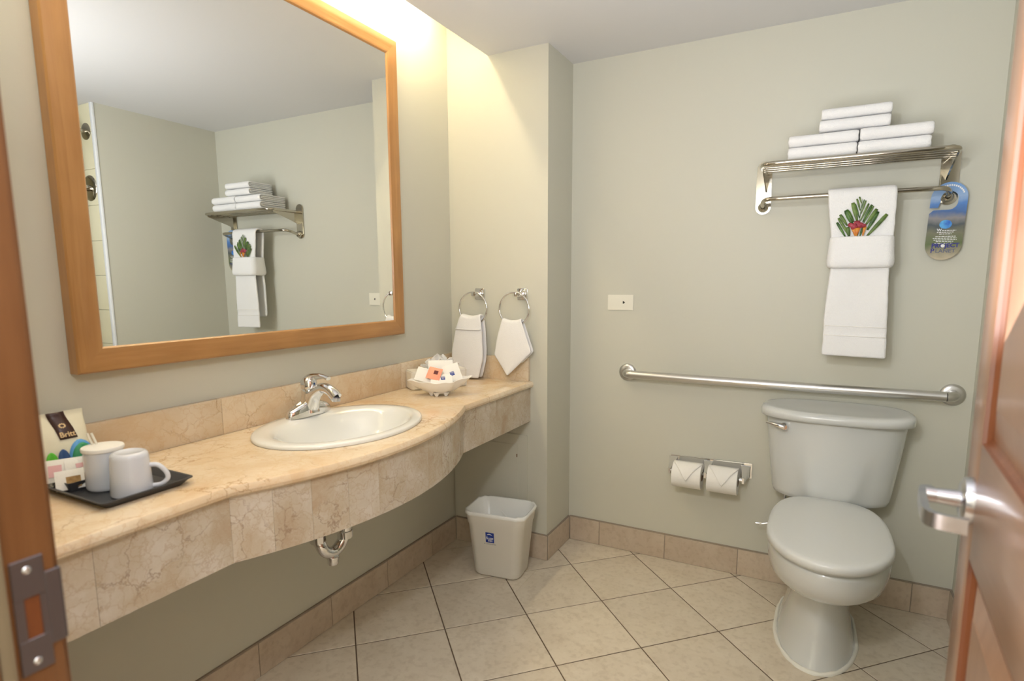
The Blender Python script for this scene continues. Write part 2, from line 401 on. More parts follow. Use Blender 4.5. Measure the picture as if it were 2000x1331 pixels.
# ------------------------------------------------------------------ walls and ceiling
def wall(name, boxes, m=None):
    bm = bmesh.new()
    for b_ in boxes: bx(bm, *b_)
    bmesh.ops.recalc_face_normals(bm, faces=bm.faces)
    return tag(from_bm(name, bm, m or M['wall']), kind='structure')
wall('wall_left', [(-0.12, 0, -2.51, 0.12, 0, TOP)])
wall('wall_back', [(0, 3.1, 0, 0.12, 0, TOP)])
wall('wall_corner', [(0, W, -B, 0, 0, TOP)])
wall('wall_right', [(XR, 3.1, YP, 0, 0, TOP), (XR, 3.1, -2.51, -1.72, 0, TOP)])
wall('wall_shower', [(3.0, 3.1, -1.72, YP, 0, TOP)], M['ceramic_tile'])
wall('wall_front', [(-0.12, 0.828, -2.51, YF, 0, TOP), (1.872, XR, -2.51, YF, 0, TOP), (0.828, 1.872, -2.51, YF, 2.09, TOP)])
wall('ceiling', [(XS, 3.1, -2.51, 0.12, HC, TOP), (-0.12, 3.1, -2.51, 0.12, TOP, TOP+0.05)], M['ceiling'])
wall('wall_hall', [(2.35, 2.42, -4.6, -2.52, 0, 2.6), (0.0, 2.42, -4.67, -4.6, 0, 2.6)])

# fluorescent tubes hidden in the cove above the mirror
for k, (ya, yb) in enumerate(((-1.56, -0.42), (-2.28, -1.62))):
    t = thing('fluorescent_lamp', (0.125, (ya+yb)/2, 2.49), ['warm fluorescent tube in ceiling cove above mirror, nearer the towel rings', 'shorter warm fluorescent tube in ceiling cove above mirror, nearer the doorway'][k], 'lamp', 'tubes in the ceiling cove')
    tube('lamp_tube', [(0.125, ya+0.02, 2.49), (0.125, yb-0.02, 2.49)], 0.013, M['tube'], t)
    box('batten', 0.10, 0.15, ya, yb, 2.525, 2.60, M['trimwhite'], t)
    for y in (ya, yb): box('lamp_holder', 0.108, 0.142, y-0.01, y+0.01, 2.468, 2.53, M['trimwhite'], t)

# tiled baseboards
def baseboard(name, segs, tops):
    b = struct(name)
    for s_ in segs: box('baseboard_tile', *s_, M['basetile'], b, bev=0.0012, seg=1)
    for s_ in tops: box('grout_strip', *s_, M['basegrout'], b)
    return b
T_ = 0.3276; tt = 0.009
segs = []; y = -B-0.2159; ys = [-B-tt]
while y > YF: ys.append(y); y -= T_
ys.append(YF)
for a_, b_ in zip(ys[:-1], ys[1:]): segs.append((0.0, tt, b_+0.0015, a_-0.0015, 0.001, HB-0.006))
baseboard('baseboard_left', segs, [(0.0, tt-0.002, YF, -B-tt, 0.0, HB-0.0005)])
xs_ = [tt, 0.205, W+tt]
baseboard('baseboard_corner', [(0.0+a_+0.0015-tt*0, b_-0.0015, -B-tt, -B, 0.001, HB-0.006) for a_, b_ in ((tt, 0.205), (0.205, W+tt-0.001))]
          + [(W, W+tt, -B+0.002, -tt-0.0015, 0.001, HB-0.006)],
          [(tt, W+tt-0.002, -B-tt+0.002, -B, 0.0, HB-0.0005), (W, W+tt-0.002, -B, -tt, 0.0, HB-0.0005)])
xj = [W+tt]; x = W+0.1683
while x < XR: xj.append(x); x += T_
xj.append(XR)
baseboard('baseboard_back', [(a_+0.0015, b_-0.0015, -tt, 0, 0.001, HB-0.006) for a_, b_ in zip(xj[:-1], xj[1:])], [(W+tt, XR, -tt+0.002, 0, 0, HB-0.0005)])
baseboard('baseboard_right', [(XR-tt, XR, a_+0.0015, b_-0.0015, 0.001, HB-0.006) for a_, b_ in ((YP, -0.41), (-0.41, -tt))], [(XR-tt+0.002, XR, YP, -tt, 0, HB-0.0005)])

# shower end wall, seen in the mirror: cream tiles, white edge, fittings
sw = struct('wall_shower_end', (XR, YP, 0))
box('tile_edge_trim', XR-0.004, XR+0.022, YP-0.014, YP, 0.0, HC, M['trimwhite'], sw, bev=0.003)
for r in range(11):
    for c_ in range(4):
        x0 = XR+0.023+c_*0.205; z0 = 0.165+(r)*0.2+0.0; z1 = min(z0+0.198, HC)
        if r == 0: z0 = 0.0
        box('wall_tile', x0, min(x0+0.203, 2.999), YP-0.01, YP, z0, z1, M['ceramic_tile'], sw, bev=0.0015, seg=1)
t = thing('shower_valve', (2.22, YP-0.01, 1.86), 'round metal shower valve on cream tiles, the lower fitting seen in mirror', 'shower valve')
lathe('escutcheon', [(0.0, -0.012), (0.055, -0.01), (0.07, -0.004), (0.072, 0)], (2.22, YP-0.011, 1.86), M['nickel'], t, 'Y')
tube('valve_handle', [(2.22, YP-0.02, 1.86), (2.22, YP-0.06, 1.86), (2.22, YP-0.075, 1.83), (2.22, YP-0.075, 1.79)], [0.02, 0.018, 0.01, 0.007], M['nickel'], t)
t = thing('showerhead', (2.205, YP-0.01, 2.17), 'round metal shower arm flange near the ceiling, the upper fitting seen in mirror', 'shower head')
lathe('flange', [(0.0, -0.012), (0.03, -0.01), (0.045, -0.003), (0.046, 0)], (2.205, YP-0.011, 2.17), M['nickel'], t, 'Y')
tube('arm', catmull([(2.205, YP-0.02, 2.17), (2.205, YP-0.1, 2.175), (2.205, YP-0.16, 2.13)]), 0.011, M['nickel'], t)
lathe('shower_rose', [(0.012, 0.03), (0.035, 0.0), (0.035, -0.01), (0.0, -0.012)], (2.205, YP-0.17, 2.10), M['nickel'], t)

# access panel on the corner wall under the vanity
t = tag(struct('access_panel', (0.2, -B, 0.37)), 'painted wall access panel with raised frame under the vanity corner', 'access panel')
del t['kind']
prism('panel_frame', rrect(0.214, 0.37, 0.406, 0.462, 0.008), 'Y', -B-0.006, -B+0.001, M['wall'], t, bev=0.0015)
prism('panel_door', rrect(0.19, 0.365, 0.358, 0.372, 0.004), 'Y', -B-0.0095, -B-0.0061, M['wall'], t, bev=0.0012)
box('panel_latch', 0.362, 0.367, -B-0.011, -B-0.0095, 0.49, 0.505, M['card'], t)

# ------------------------------------------------------------------ door frame (left jamb in the foreground)
tr = struct('trim_1', (0.85, -2.4, 0))
box('jamb_board', 0.828, 0.85, -2.51, YF-0.0, 0.0, 2.07, M['jamb'], tr, bev=0.002)
box('jamb_board', 1.85, 1.872, -2.51, YF, 0.0, 2.07, M['jamb'], tr, bev=0.002)
box('head_board', 0.828, 1.872, -2.51, YF, 2.07, 2.09, M['jamb'], tr, bev=0.002)
box('door_stop', 0.85, 0.862, -2.47, -2.412, 0.0, 2.06, M['jamb'], tr, bev=0.002)
box('weather_seal', 0.8505, 0.860, -2.4115, -2.397, 0.0, 2.06, M['seal'], tr, bev=0.003)
box('casing', 0.765, 0.83, YF, YF+0.012, 0.0, 2.15, M['jamb'], tr, bev=0.003)
bm = bmesh.new()
def plate_ring():
    # strike plate body with a window and a lip: built from bars around the latch hole (x is depth)
    X0, X1 = 0.850, 0.8525
    bx(bm, X0, X1, -2.391, -2.3605, 0.974, 1.019, 0.0006, 1); bx(bm, X0, X1, -2.391, -2.3605, 0.886, 0.926, 0.0006, 1)
    bx(bm, X0, X1, -2.391, -2.382, 0.926, 0.974); bx(bm, X0, X1, -2.367, -2.3605, 0.926, 0.974)
    bx(bm, X0, X1, -2.3605, -2.3465, 0.910, 0.997, 0.0006, 1)
    bx(bm, X0-0.006, X1-0.0004, -2.3470, -2.3445, 0.910, 0.997, 0.0008, 1)
plate_ring(); bmesh.ops.recalc_face_normals(bm, faces=bm.faces)
sp = from_bm('strike_plate', bm, M['plate'], tr)
box('latch_hole', 0.8500, 0.8508, -2.382, -2.367, 0.926, 0.974, M['groove'], tr)
for z in (1.006, 0.898): lathe('screw', [(0.0, 0.0018), (0.0035, 0.0012), (0.0045, 0)], (0.8525, -2.376, z), M['satin'], tr, 'X', n=14)

# ------------------------------------------------------------------ open door leaf on the right
TH = math.radians(3.4)
dr = struct('door_1', (1.833, -1.513, 0)); dr.rotation_euler = (0, 0, -TH)
DW, DT, DH = 0.86, 0.04, 2.05     # local: x = thickness, -y runs back to the hinges
L_ = dict(local=True)
def dbox(name, y0, y1, z0, z1, m, x0=0.0, x1=DT, bev=0.0015): box(name, x0, x1, y0, y1, z0, z1, m, dr, bev=bev, **L_)
dbox('stile', -0.095, 0, 0.01, DH, M['door']); dbox('stile', -DW, -DW+0.095, 0.01, DH, M['door'])
RZ = ((0.01, 0.22), (0.90, 1.08), (1.93, DH))
for a_, b_ in RZ: dbox('rail', -DW+0.095, -0.095, a_, b_, M['door_h'])
for z0, z1 in ((0.22, 0.90), (1.08, 1.93)):
    y0, y1 = -DW+0.095, -0.095; vs_ = []; 
    prof = [(0.0, 0.0), (0.002, 0.005), (0.006, 0.010), (0.010, 0.012)]
    fs = []
    for ins, x in prof:
        vs_ += [(x, y0+ins, z0+ins), (x, y1-ins, z0+ins), (x, y1-ins, z1-ins), (x, y0+ins, z1-ins)]
    for r in range(len(prof)-1):
        for i in range(4): fs.append((r*4+i, r*4+(i+1) % 4, (r+1)*4+(i+1) % 4, (r+1)*4+i))
    from_py('panel_moulding', vs_, fs, M['groove'], dr, **L_)
    prof = [(0.010, 0.012), (0.060, 0.003), (0.063, 0.002)]; vs_ = []; fs = []
    for ins, x in prof: vs_ += [(x, y0+ins, z0+ins), (x, y1-ins, z0+ins), (x, y1-ins, z1-ins), (x, y0+ins, z1-ins)]
    vs_ += [(DT-0.003, y0+0.0, z0+0.0), (DT-0.003, y1, z0), (DT-0.003, y1, z1), (DT-0.003, y0, z1)]
    for r in range(len(prof)-1):
        for i in range(4): fs.append((r*4+i, r*4+(i+1) % 4, (r+1)*4+(i+1) % 4, (r+1)*4+i))
    fs.append((8, 9, 10, 11)); fs.append((12, 13, 14, 15))
    from_py('raised_panel', vs_, fs, M['door'], dr, **L_)
# lever handle
hy, hz = -0.072, 0.985
hd = lathe('door_handle', [(0.0, -0.016), (0.026, -0.016), (0.034, -0.012), (0.036, -0.004), (0.036, 0.0)], (0, hy, hz), M['satin'], dr, 'X', n=36, **L_)
hd['label'] = 'satin chrome round rose'
lv = bmesh.new()
sweep(lv, [(-0.012, hy, hz), (-0.045, hy, hz)], [0.014, 0.012], 16)
pts = catmull([(-0.050, hy+0.012, hz), (-0.062, hy+0.004, hz), (-0.065, hy-0.02, hz), (-0.065, hy-0.06, hz-0.003), (-0.063, hy-0.092, hz-0.004), (-0.050, hy-0.106, hz-0.004), (-0.018, hy-0.112, hz-0.004)], 5)
# flat rectangular bar section
prev = None
for i, p in enumerate(pts):
    a = pts[max(0, i-1)]; b = pts[min(len(pts)-1, i+1)]; tn = (b-a).normalized(); nn = Vector((tn.y, -tn.x, 0)).normalized()
    ring = [lv.verts.new(p+nn*sx*0.005+Vector((0, 0, sz*0.011))) for sx, sz in ((1, 1), (1, -1), (-1, -1), (-1, 1))]
    if prev:
        for k in range(4): lv.faces.new((prev[k], prev[(k+1) % 4], ring[(k+1) % 4], ring[k]))
    else: lv.faces.new(ring[::-1])
    prev = ring
lv.faces.new(prev); sweep(lv, [(-0.045, hy, hz), (-0.060, hy, hz)], [0.012, 0.012], 16)
bmesh.ops.recalc_face_normals(lv, faces=lv.faces)
o = from_bm('lever', lv, M['satin'], hd, smooth=True, angle=35, **L_)
for v in o.data.vertices: pass
for z in (0.25, 1.02, 1.80): tube('hinge', [(0.045, -DW-0.006, z-0.045), (0.045, -DW-0.006, z+0.045)], 0.007, M['satin'], dr, **L_)

# ------------------------------------------------------------------ vanity counter
ct = thing('vanity_counter', (0.25, -1.3, ZA), 'cream and gold marble vanity counter with bowed front apron under the mirror', 'counter')
YC0, YC1 = -B, YF
def front(y, off=0.0):
    v = 0.432
    q = (y+1.345)/0.49
    if abs(q) < 1: v += 0.121*(1-q*q)
    return v+off
ys = []
y = YC0
while y > YC1: ys.append(y); y -= 0.02
ys.append(YC1)
ys += [-0.855, -1.835]; ys = sorted(set(ys), reverse=True)
SX, SY, RX, RY = 0.265, -1.305, 0.2275, 0.291
bm = bmesh.new()
def nose(zo):
    """outline inset at this height"""
    return [bm.verts.new((front(y_, zo[0]), y_, zo[1])) for y_ in ys] + [bm.verts.new((0.0, YC1, zo[1])), bm.verts.new((0.0, -0.9, zo[1])), bm.verts.new((0.0, YC0, zo[1]))]
rows = [nose(z_) for z_ in ((0.003, ZC), (0.009, ZC-0.002), (0.014, ZC-0.008), (0.016, ZC-0.016), (0.013, ZC-0.024), (0.004, ZC-0.030))]
n = len(rows[0])
for r in range(len(rows)-1):
    for k in range(n): bm.faces.new((rows[r][k], rows[r][(k+1) % n], rows[r+1][(k+1) % n], rows[r+1][k]))
hole = lambda z_: [bm.verts.new((SX+0.95*RX*math.cos(2*PI*k/48), SY+0.95*RY*math.sin(2*PI*k/48), z_)) for k in range(48)]
ht, hb_ = hole(ZC), hole(ZC-0.030)
for k in range(48): bm.faces.new((ht[k], ht[(k+1) % 48], hb_[(k+1) % 48], hb_[k]))
bm.edges.ensure_lookup_table()
for outer, inner in ((rows[0], ht), (rows[-1], hb_)):
    es = []
    for lp in (outer, inner):
        for k in range(len(lp)):
            e = bm.edges.get((lp[k], lp[(k+1) % len(lp)])); es.append(e)
    bmesh.ops.triangle_fill(bm, edges=es, use_beauty=True, use_dissolve=False)
bmesh.ops.recalc_face_normals(bm, faces=bm.faces)
from_bm('counter_top', bm, M['marble'], ct, smooth=True, angle=30)
# apron pieces
cuts = [YC0, -0.60, -0.854, -0.93, -1.03, -1.13, -1.23, -1.35, -1.46, -1.56, -1.66, -1.75, -1.836, -2.12, YC1]
for a_, b_ in zip(cuts[:-1], cuts[1:]):
    k = 6; vs_ = []; fs = []
    for i in range(k+1):
        y_ = a_-0.0004+(b_+0.0004-(a_-0.0004))*i/k
        x_ = front(y_, 0)
        vs_ += [(x_, y_, ZA), (x_, y_, ZC-0.029), (x_-0.022, y_, ZC-0.029), (x_-0.022, y_, ZA)]
    for i in range(k):
        for j in range(4): fs.append((i*4+j, i*4+(j+1) % 4, (i+1)*4+(j+1) % 4, (i+1)*4+j))
    fs += [(0, 1, 2, 3), tuple(range(k*4, k*4+4))]
    from_py('apron_panel', vs_, fs, M['marble_apron'], ct, smooth=True, angle=30)
for a_, b_ in ((YC1, -1.55), (-1.549, -0.70), (-0.699, YC0-0.0195)):
    box('backsplash', 0.0, 0.02, a_, b_, ZC, 0.972, M['marble'], ct, bev=0.0015)
box('backsplash', 0.0, 0.430, YC0-0.019, YC0, ZC, 0.972, M['marble'], ct, bev=0.0015)

# ------------------------------------------------------------------ sink
sk = thing('sink', (SX, SY, ZC), 'white oval porcelain drop-in sink set in the marble counter', 'sink')
prof = [(1.0, ZC+0.001, 0), (1.004, ZC+0.006, 0), (0.998, ZC+0.010, 0), (0.98, ZC+0.0125, 0), (0.90, ZC+0.0135, 0.002),
        (0.86, ZC+0.0125, 0.010), (0.825, ZC+0.008, 0.017), (0.80, ZC-0.004, 0.021), (0.765, ZC-0.02, 0.024), (0.70, ZC-0.05, 0.026), (0.60, ZC-0.09, 0.028), (0.45, ZC-0.118, 0.030), (0.25, ZC-0.130, 0.030), (0.085, ZC-0.134, 0.030)]
rings = []
for s_, z_, sh in prof:
    sxx = s_ if s_ > 0.9 else s_-0.07*min(1, (0.9-s_)/0.1)*(1 if s_ > 0.3 else s_/0.3*1.0)
    rings.append([(SX+sh+RX*sxx*math.cos(2*PI*k/64), SY+RY*s_*math.sin(2*PI*k/64), z_) for k in range(64)])
loft('basin', rings, M['porcelain_sink'], sk, capb=False, capt=False, angle=60)
outer = [[(SX+0.02+RX*s_*0.95*math.cos(2*PI*k/48), SY+RY*s_*math.sin(2*PI*k/48), z_) for k in range(48)] for s_, z_ in ((0.94, ZC-0.002), (0.90, ZC-0.04), (0.78, ZC-0.09), (0.55, ZC-0.135), (0.2, ZC-0.155), (0.09, ZC-0.158))]
loft('basin_shell', outer, M['porcelain_sink'], sk, capb=False, capt=False)
lathe('drain', [(0.0, -0.002), (0.018, -0.002), (0.022, 0.003), (0.028, 0.004), (0.030, 0.0)], (SX+0.03, SY, ZC-0.134), M['chrome'], sk)

# faucet
fz = ZC+0.0125
fc = thing('faucet', (0.085, -1.273, fz), 'polished chrome single-lever faucet on the back rim of the sink', 'faucet')
fx, fy = 0.083, -1.273
rings = []
for s_, z_ in ((1.0, 0.0), (1.0, 0.010), (0.96, 0.018), (0.88, 0.025), (0.72, 0.032), (0.5, 0.036), (0.3, 0.037), (0.1, 0.0375)):
    ring = []
    for k in range(40):
        a = 2*PI*k/40; c_, si = math.cos(a), math.sin(a)
        X = 0.027*s_*(abs(c_)**0.8)*(1 if c_ > 0 else -1); Y = 0.093*(0.25+0.75*s_)*(abs(si)**0.85)*(1 if si > 0 else -1)
        zb = z_*(1+0.6*(1-abs(si)))
        ring.append((fx+X, fy+Y, fz+zb))
    rings.append(ring)
loft('base_plate', rings, M['chrome'], fc, angle=70)
bm = bmesh.new()
sweep(bm, catmull([(fx, fy, fz+0.012), (fx+0.002, fy, fz+0.04), (fx+0.006, fy, fz+0.07), (fx+0.006, fy, fz+0.092)], 4), [0.036, 0.034, 0.032, 0.030, 0.029, 0.028, 0.027, 0.0265, 0.026, 0.026, 0.026, 0.025, 0.022], 24)
bmesh.ops.recalc_face_normals(bm, faces=bm.faces)
from_bm('body', bm, M['chrome'], fc, smooth=True, angle=60)
path = catmull([(fx+0.008, fy, fz+0.026), (fx+0.030, fy, fz+0.070), (fx+0.068, fy, fz+0.095), (fx+0.103, fy, fz+0.091), (fx+0.130, fy, fz+0.069)], 6)
n = len(path); tube('spout', path, [0.028-0.010*min(1, i/(n*0.5)) + (0.001 if i > n*0.8 else 0) for i in range(n)], M['chrome'], fc, n=20)
lathe('aerator', [(0.0, -0.008), (0.011, -0.008), (0.012, 0.0), (0.012, 0.004)], (fx+0.131, fy, fz+0.065), M['satin'], fc, n=20)
bm = bmesh.new()
lathe_bm(bm, [(0.026, 0.0), (0.027, 0.012), (0.025, 0.026), (0.018, 0.036), (0.006, 0.040), (0.0, 0.0405)], (fx+0.006, fy, fz+0.092), n=28, capb=True)
path = catmull([(fx-0.006, fy, fz+0.112), (fx+0.012, fy, fz+0.131), (fx+0.045, fy, fz+0.139), (fx+0.075, fy, fz+0.136), (fx+0.098, fy, fz+0.130)], 6); n = len(path)
sweep(bm, path, [0.014-0.008*min(1, i/(n*0.45)) for i in range(n)], 14, sx=1.7)
bmesh.ops.recalc_face_normals(bm, faces=bm.faces)
from_bm('lever', bm, M['chrome'], fc, smooth=True, angle=60)
lathe('temperature_dot', [(0.0, 0.0012), (0.0035, 0.0008), (0.004, 0)], (fx+0.0325, fy, fz+0.108), M['navy'], fc, 'X', n=12)

# drain trap below
tp = thing('drain_trap', (0.25, -1.36, 0.43), 'chrome drain trap hanging below the counter apron', 'pipe')
tube('trap_pipe', catmull([(SX+0.03, -1.305, ZC-0.16), (SX+0.01, -1.31, 0.56), (0.262, -1.318, 0.492), (0.257, -1.336, 0.462), (0.253, -1.362, 0.452), (0.248, -1.390, 0.466), (0.240, -1.404, 0.50), (0.20, -1.405, 0.535), (0.10, -1.405, 0.545), (0.0, -1.405, 0.545)], 6), 0.0185, M['chrome'], tp, n=20)
lathe('cleanout_nut', [(0.0, 0.0), (0.016, 0.0), (0.0175, 0.004), (0.0175, 0.018), (0.020, 0.020), (0.020, 0.026), (0.014, 0.030)], (0.253, -1.362, 0.412), M['chrome'], tp, n=12)
for c_, ax in (((0.264, -1.315, 0.50), 'Z'), ((0.236, -1.405, 0.513), 'Z')): lathe('slip_nut', [(0.019, -0.014), (0.025, -0.012), (0.025, 0.010), (0.019, 0.014)], c_, M['chrome'], tp, ax, n=8)
lathe('wall_flange', [(0.019, 0.012), (0.03, 0.008), (0.038, 0.0)], (0.0, -1.405, 0.545), M['chrome'], tp, 'X')

# ------------------------------------------------------------------ framed mirror
mr_ = thing('framed_mirror', (0.02, -1.32, 1.1), 'large wall mirror in a wide golden maple wood frame above the counter', 'mirror')
Y0, Y1, Z0, Z1 = -1.928, -0.690, 1.100, 2.270; FW = 0.062; XFm = 0.042
prof = [(0.0, 0.002), (0.0, 0.036), (0.004, 0.041), (0.020, 0.042), (0.030, 0.040), (0.050, 0.040), (0.058, 0.038), (FW, 0.034), (FW, 0.020)]
def mitre(name, A, Bp, inA, inB, m):
    """frame member from outer corner A to Bp; inA/inB unit inward diagonals"""
    vs_ = []; fs = []
    for (o_, d_) in ((A, inA), (Bp, inB)):
        for ins, x in prof: vs_.append((x, o_[0]+d_[0]*ins, o_[1]+d_[1]*ins))
    k = len(prof)
    for i in range(k-1): fs.append((i, i+1, k+i+1, k+i))
    fs.append(tuple(range(k))); fs.append(tuple(range(k, 2*k))); fs.append((k-1, 0, k, 2*k-1))
    from_py(name, vs_, fs, m, mr_, smooth=True, angle=25)
cs = [((Y0, Z0), (1, 1)), ((Y1, Z0), (-1, 1)), ((Y1, Z1), (-1, -1)), ((Y0, Z1), (1, -1))]
for i in range(4):
    (a_, da), (b_, db) = cs[i], cs[(i+1) % 4]
    mitre('frame_rail' if i % 2 == 0 else 'frame_stile', a_, b_, da, db, M['frame_h'] if i % 2 == 0 else M['frame'])
bm = bmesh.new(); ins = FW-0.004
y0, y1, z0, z1 = Y0+ins, Y1-ins, Z0+ins, Z1-ins; bv = 0.012
vs_ = [(0.022, y0, z0), (0.022, y1, z0), (0.022, y1, z1), (0.022, y0, z1), (0.0245, y0+bv, z0+bv), (0.0245, y1-bv, z0+bv), (0.0245, y1-bv, z1-bv), (0.0245, y0+bv, z1-bv)]
bm.free()
from_py('mirror_glass', [(0.033, p[1], p[2]) for p in vs_[:4]]+[(0.024, a, b) for a, b in ((y0, z0), (y1, z0), (y1, z1), (y0, z1))], [(0, 1, 2, 3), (4, 5, 6, 7), (0, 1, 5, 4), (1, 2, 6, 5), (2, 3, 7, 6), (3, 0, 4, 7)], M['mirror'], mr_)

# ------------------------------------------------------------------ toilet
TX = 1.676
wc = thing('toilet', (TX, -0.4, 0), 'white two-piece toilet with closed lid below the grab bar', 'toilet')
def egg(z, xc, hw, yf, yr, n=48, pw=2.0, wide=0.42, rf=0.55):
    """egg outline: front at yf, rear at yr, widest 'wide' of the way from the front"""
    yw = yf+(yr-yf)*wide; out = []
    for k in range(n):
        a = 2*PI*k/n; c_, s_ = math.cos(a), math.sin(a)
        ex = 2/pw
        if s_ < 0: X = hw*math.copysign(abs(c_)**ex, c_); Y = yw+(yw-yf)*s_
        else:
            e2 = 2/(pw+rf*2); X = hw*math.copysign(abs(c_)**e2, c_); Y = yw+(yr-yw)*math.copysign(abs(s_)**e2, s_)
        out.append((xc+X, Y, z))
    return out
rings = [egg(0.0, 1.659, 0.131, -0.600, -0.08, wide=0.5, rf=0.8), egg(0.012, 1.659, 0.129, -0.597, -0.08, wide=0.5, rf=0.8), egg(0.05, 1.661, 0.117, -0.580, -0.08, wide=0.5, rf=0.8),
         egg(0.12, 1.664, 0.102, -0.563, -0.09, wide=0.5, rf=0.8), egg(0.19, 1.667, 0.090, -0.552, -0.10, wide=0.5, rf=0.7), egg(0.235, 1.670, 0.088, -0.555, -0.10, wide=0.5, rf=0.6),
         egg(0.262, 1.672, 0.115, -0.590, -0.09, wide=0.5), egg(0.285, 1.674, 0.150, -0.640, -0.08, wide=0.48), egg(0.305, TX, 0.173, -0.690, -0.08, wide=0.45), egg(0.335, TX, 0.184, -0.738, -0.07, wide=0.44),
         egg(0.38, TX, 0.188, -0.768, -0.07, wide=0.42), egg(0.425, TX, 0.188, -0.780, -0.07, wide=0.42), egg(0.437, TX, 0.186, -0.778, -0.07, wide=0.42), egg(0.441, TX, 0.180, -0.772, -0.075, wide=0.42)]
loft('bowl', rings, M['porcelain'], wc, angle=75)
LX = TX-0.002
seatr = [egg(0.4415, LX, 0.172, -0.772, -0.222, wide=0.42), egg(0.443, LX, 0.176, -0.778, -0.22, wide=0.42), egg(0.454, LX, 0.176, -0.778, -0.22, wide=0.42), egg(0.456, LX, 0.172, -0.774, -0.222, wide=0.42)]
loft('seat', seatr, M['seat'], wc, angle=60)
lidr = [egg(0.455, LX, 0.183, -0.795, -0.205, wide=0.42), egg(0.459, LX, 0.188, -0.803, -0.20, wide=0.42), egg(0.477, LX, 0.188, -0.805, -0.20, wide=0.42), egg(0.484, LX, 0.183, -0.799, -0.205, wide=0.42),
        egg(0.487, LX, 0.172, -0.785, -0.215, wide=0.42), egg(0.488, LX, 0.12, -0.70, -0.27, wide=0.42)]
loft('lid', lidr, M['seat'], wc, angle=70)
for sx in (-1, 1): tube('seat_hinge', [(TX+sx*0.075-0.02, -0.222, 0.462), (TX+sx*0.075+0.02, -0.222, 0.462)], 0.011, M['seat'], wc)
def dshape(z, xc, hw, yf, yc, yr, n=48, lobe=0, lw=0.1, cr=0.03):
    """tank plan: straight back with small corners, bowed front (yc at the sides, yf in the middle)"""
    out = []; nb = n//3
    for k in range(n-nb):
        t = k/(n-nb-1); a = PI*t
        X = hw*math.copysign(abs(math.cos(a))**0.82, math.cos(a)); s_ = math.sin(a)**0.9
        Y = yc+(yf-yc)*s_
        if lobe:
            q = max(0, min(1, (lw-abs(X))/0.035)); Y -= lobe*q*q*(3-2*q)
        out.append((xc+X, Y, z))
    for k in range(nb):
        t = (k+1)/(nb+1); X = -hw+2*hw*t
        e = min(1, min(t, 1-t)*2*hw/cr); Y = yc+(yr-yc)*math.sqrt(max(0, 1-(1-e)**2))
        out.append((xc+X, Y, z))
    return out
tk = []
for z, hw, yf, lobe, lw in ((0.452, 0.165, -0.165, 0, 0.1), (0.455, 0.188, -0.180, 0, 0.1), (0.463, 0.204, -0.195, 0.004, 0.080), (0.48, 0.210, -0.198, 0.011, 0.095), (0.51, 0.214, -0.200, 0.014, 0.112),
                         (0.55, 0.219, -0.204, 0.013, 0.124), (0.60, 0.225, -0.209, 0.010, 0.134), (0.65, 0.231, -0.215, 0.005, 0.144), (0.70, 0.237, -0.221, 0.0, 0.15), (0.75, 0.242, -0.226, 0, 0.15), (0.788, 0.246, -0.230, 0, 0.15)):
    tk.append(dshape(z, TX+0.002+0.06*(z-0.45)*0.12, hw, yf, -0.085, -0.022, n=72, lobe=lobe, lw=lw))
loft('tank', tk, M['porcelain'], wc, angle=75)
def lidshape(z, hw, yf, yr, n=56):
    return [(TX+0.003+hw*math.copysign(abs(math.cos(2*PI*k/n))**0.72, math.cos(2*PI*k/n)), (yf+yr)/2+(yr-yf)/2*math.copysign(abs(math.sin(2*PI*k/n))**(0.72 if math.sin(2*PI*k/n) > 0 else 0.95), math.sin(2*PI*k/n)), z) for k in range(n)]
def tl_(z, hw, yf, yr, k):
    return [(x, y, z+k*0.08*(y+0.13)) for x, y, z in lidshape(z, hw, yf, yr)]
loft('tank_lid', [tl_(0.786, 0.255, -0.248, -0.015, 0), tl_(0.788, 0.262, -0.254, -0.011, 0), tl_(0.812, 0.2635, -0.256, -0.010, 0.6), tl_(0.821, 0.260, -0.252, -0.012, 0.9), tl_(0.826, 0.250, -0.241, -0.019, 1),
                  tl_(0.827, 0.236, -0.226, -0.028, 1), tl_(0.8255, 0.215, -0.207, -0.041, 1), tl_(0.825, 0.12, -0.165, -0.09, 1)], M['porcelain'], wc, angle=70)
hx, hyy, hzz = 1.508, -0.196, 0.752
fh = lathe('flush_handle', [(0.0, -0.022), (0.010, -0.022), (0.014, -0.016), (0.016, 0.0), (0.016, 0.008)], (hx, hyy, hzz), M['chrome'], wc, 'Y', n=20)
tube('handle_lever', catmull([(hx, hyy-0.022, hzz), (hx-0.022, hyy-0.024, hzz+0.006), (hx-0.045, hyy-0.016, hzz+0.009), (hx-0.066, hyy-0.004, hzz+0.009)], 5), [0.012, 0.0118, 0.0112, 0.0105, 0.010, 0.009, 0.0085, 0.008, 0.0075, 0.007, 0.0065, 0.006, 0.0055, 0.005, 0.0045, 0.004], M['chrome'], fh, n=14)
# bead of sealant around the foot
path = [(p[0]+(p[0]-1.659)*0.03, p[1]+(p[1]+0.34)*0.012, 0.005) for p in egg(0, 1.659, 0.131, -0.600, -0.08, wide=0.5, rf=0.8)]
bm = bmesh.new(); n = len(path); R_ = []
for i, p in enumerate(path):
    rr = 0.0085+0.0022*nz(i*0.31, 2)
    c0 = Vector(p); d_ = Vector((p[0]-1.659, p[1]+0.34, 0)).normalized()
    R_.append([bm.verts.new(c0+d_*math.cos(a)*rr+Vector((0, 0, math.sin(a)*rr-0.002))) for a in (-0.3, 0.5, 1.2, 2.0, 2.8, 3.6)])
for i in range(n):
    for k in range(5): bm.faces.new((R_[i][k], R_[i][k+1], R_[(i+1) % n][k+1], R_[(i+1) % n][k]))
bmesh.ops.recalc_face_normals(bm, faces=bm.faces); from_bm('sealant_bead', bm, M['caulk'], wc, smooth=True)
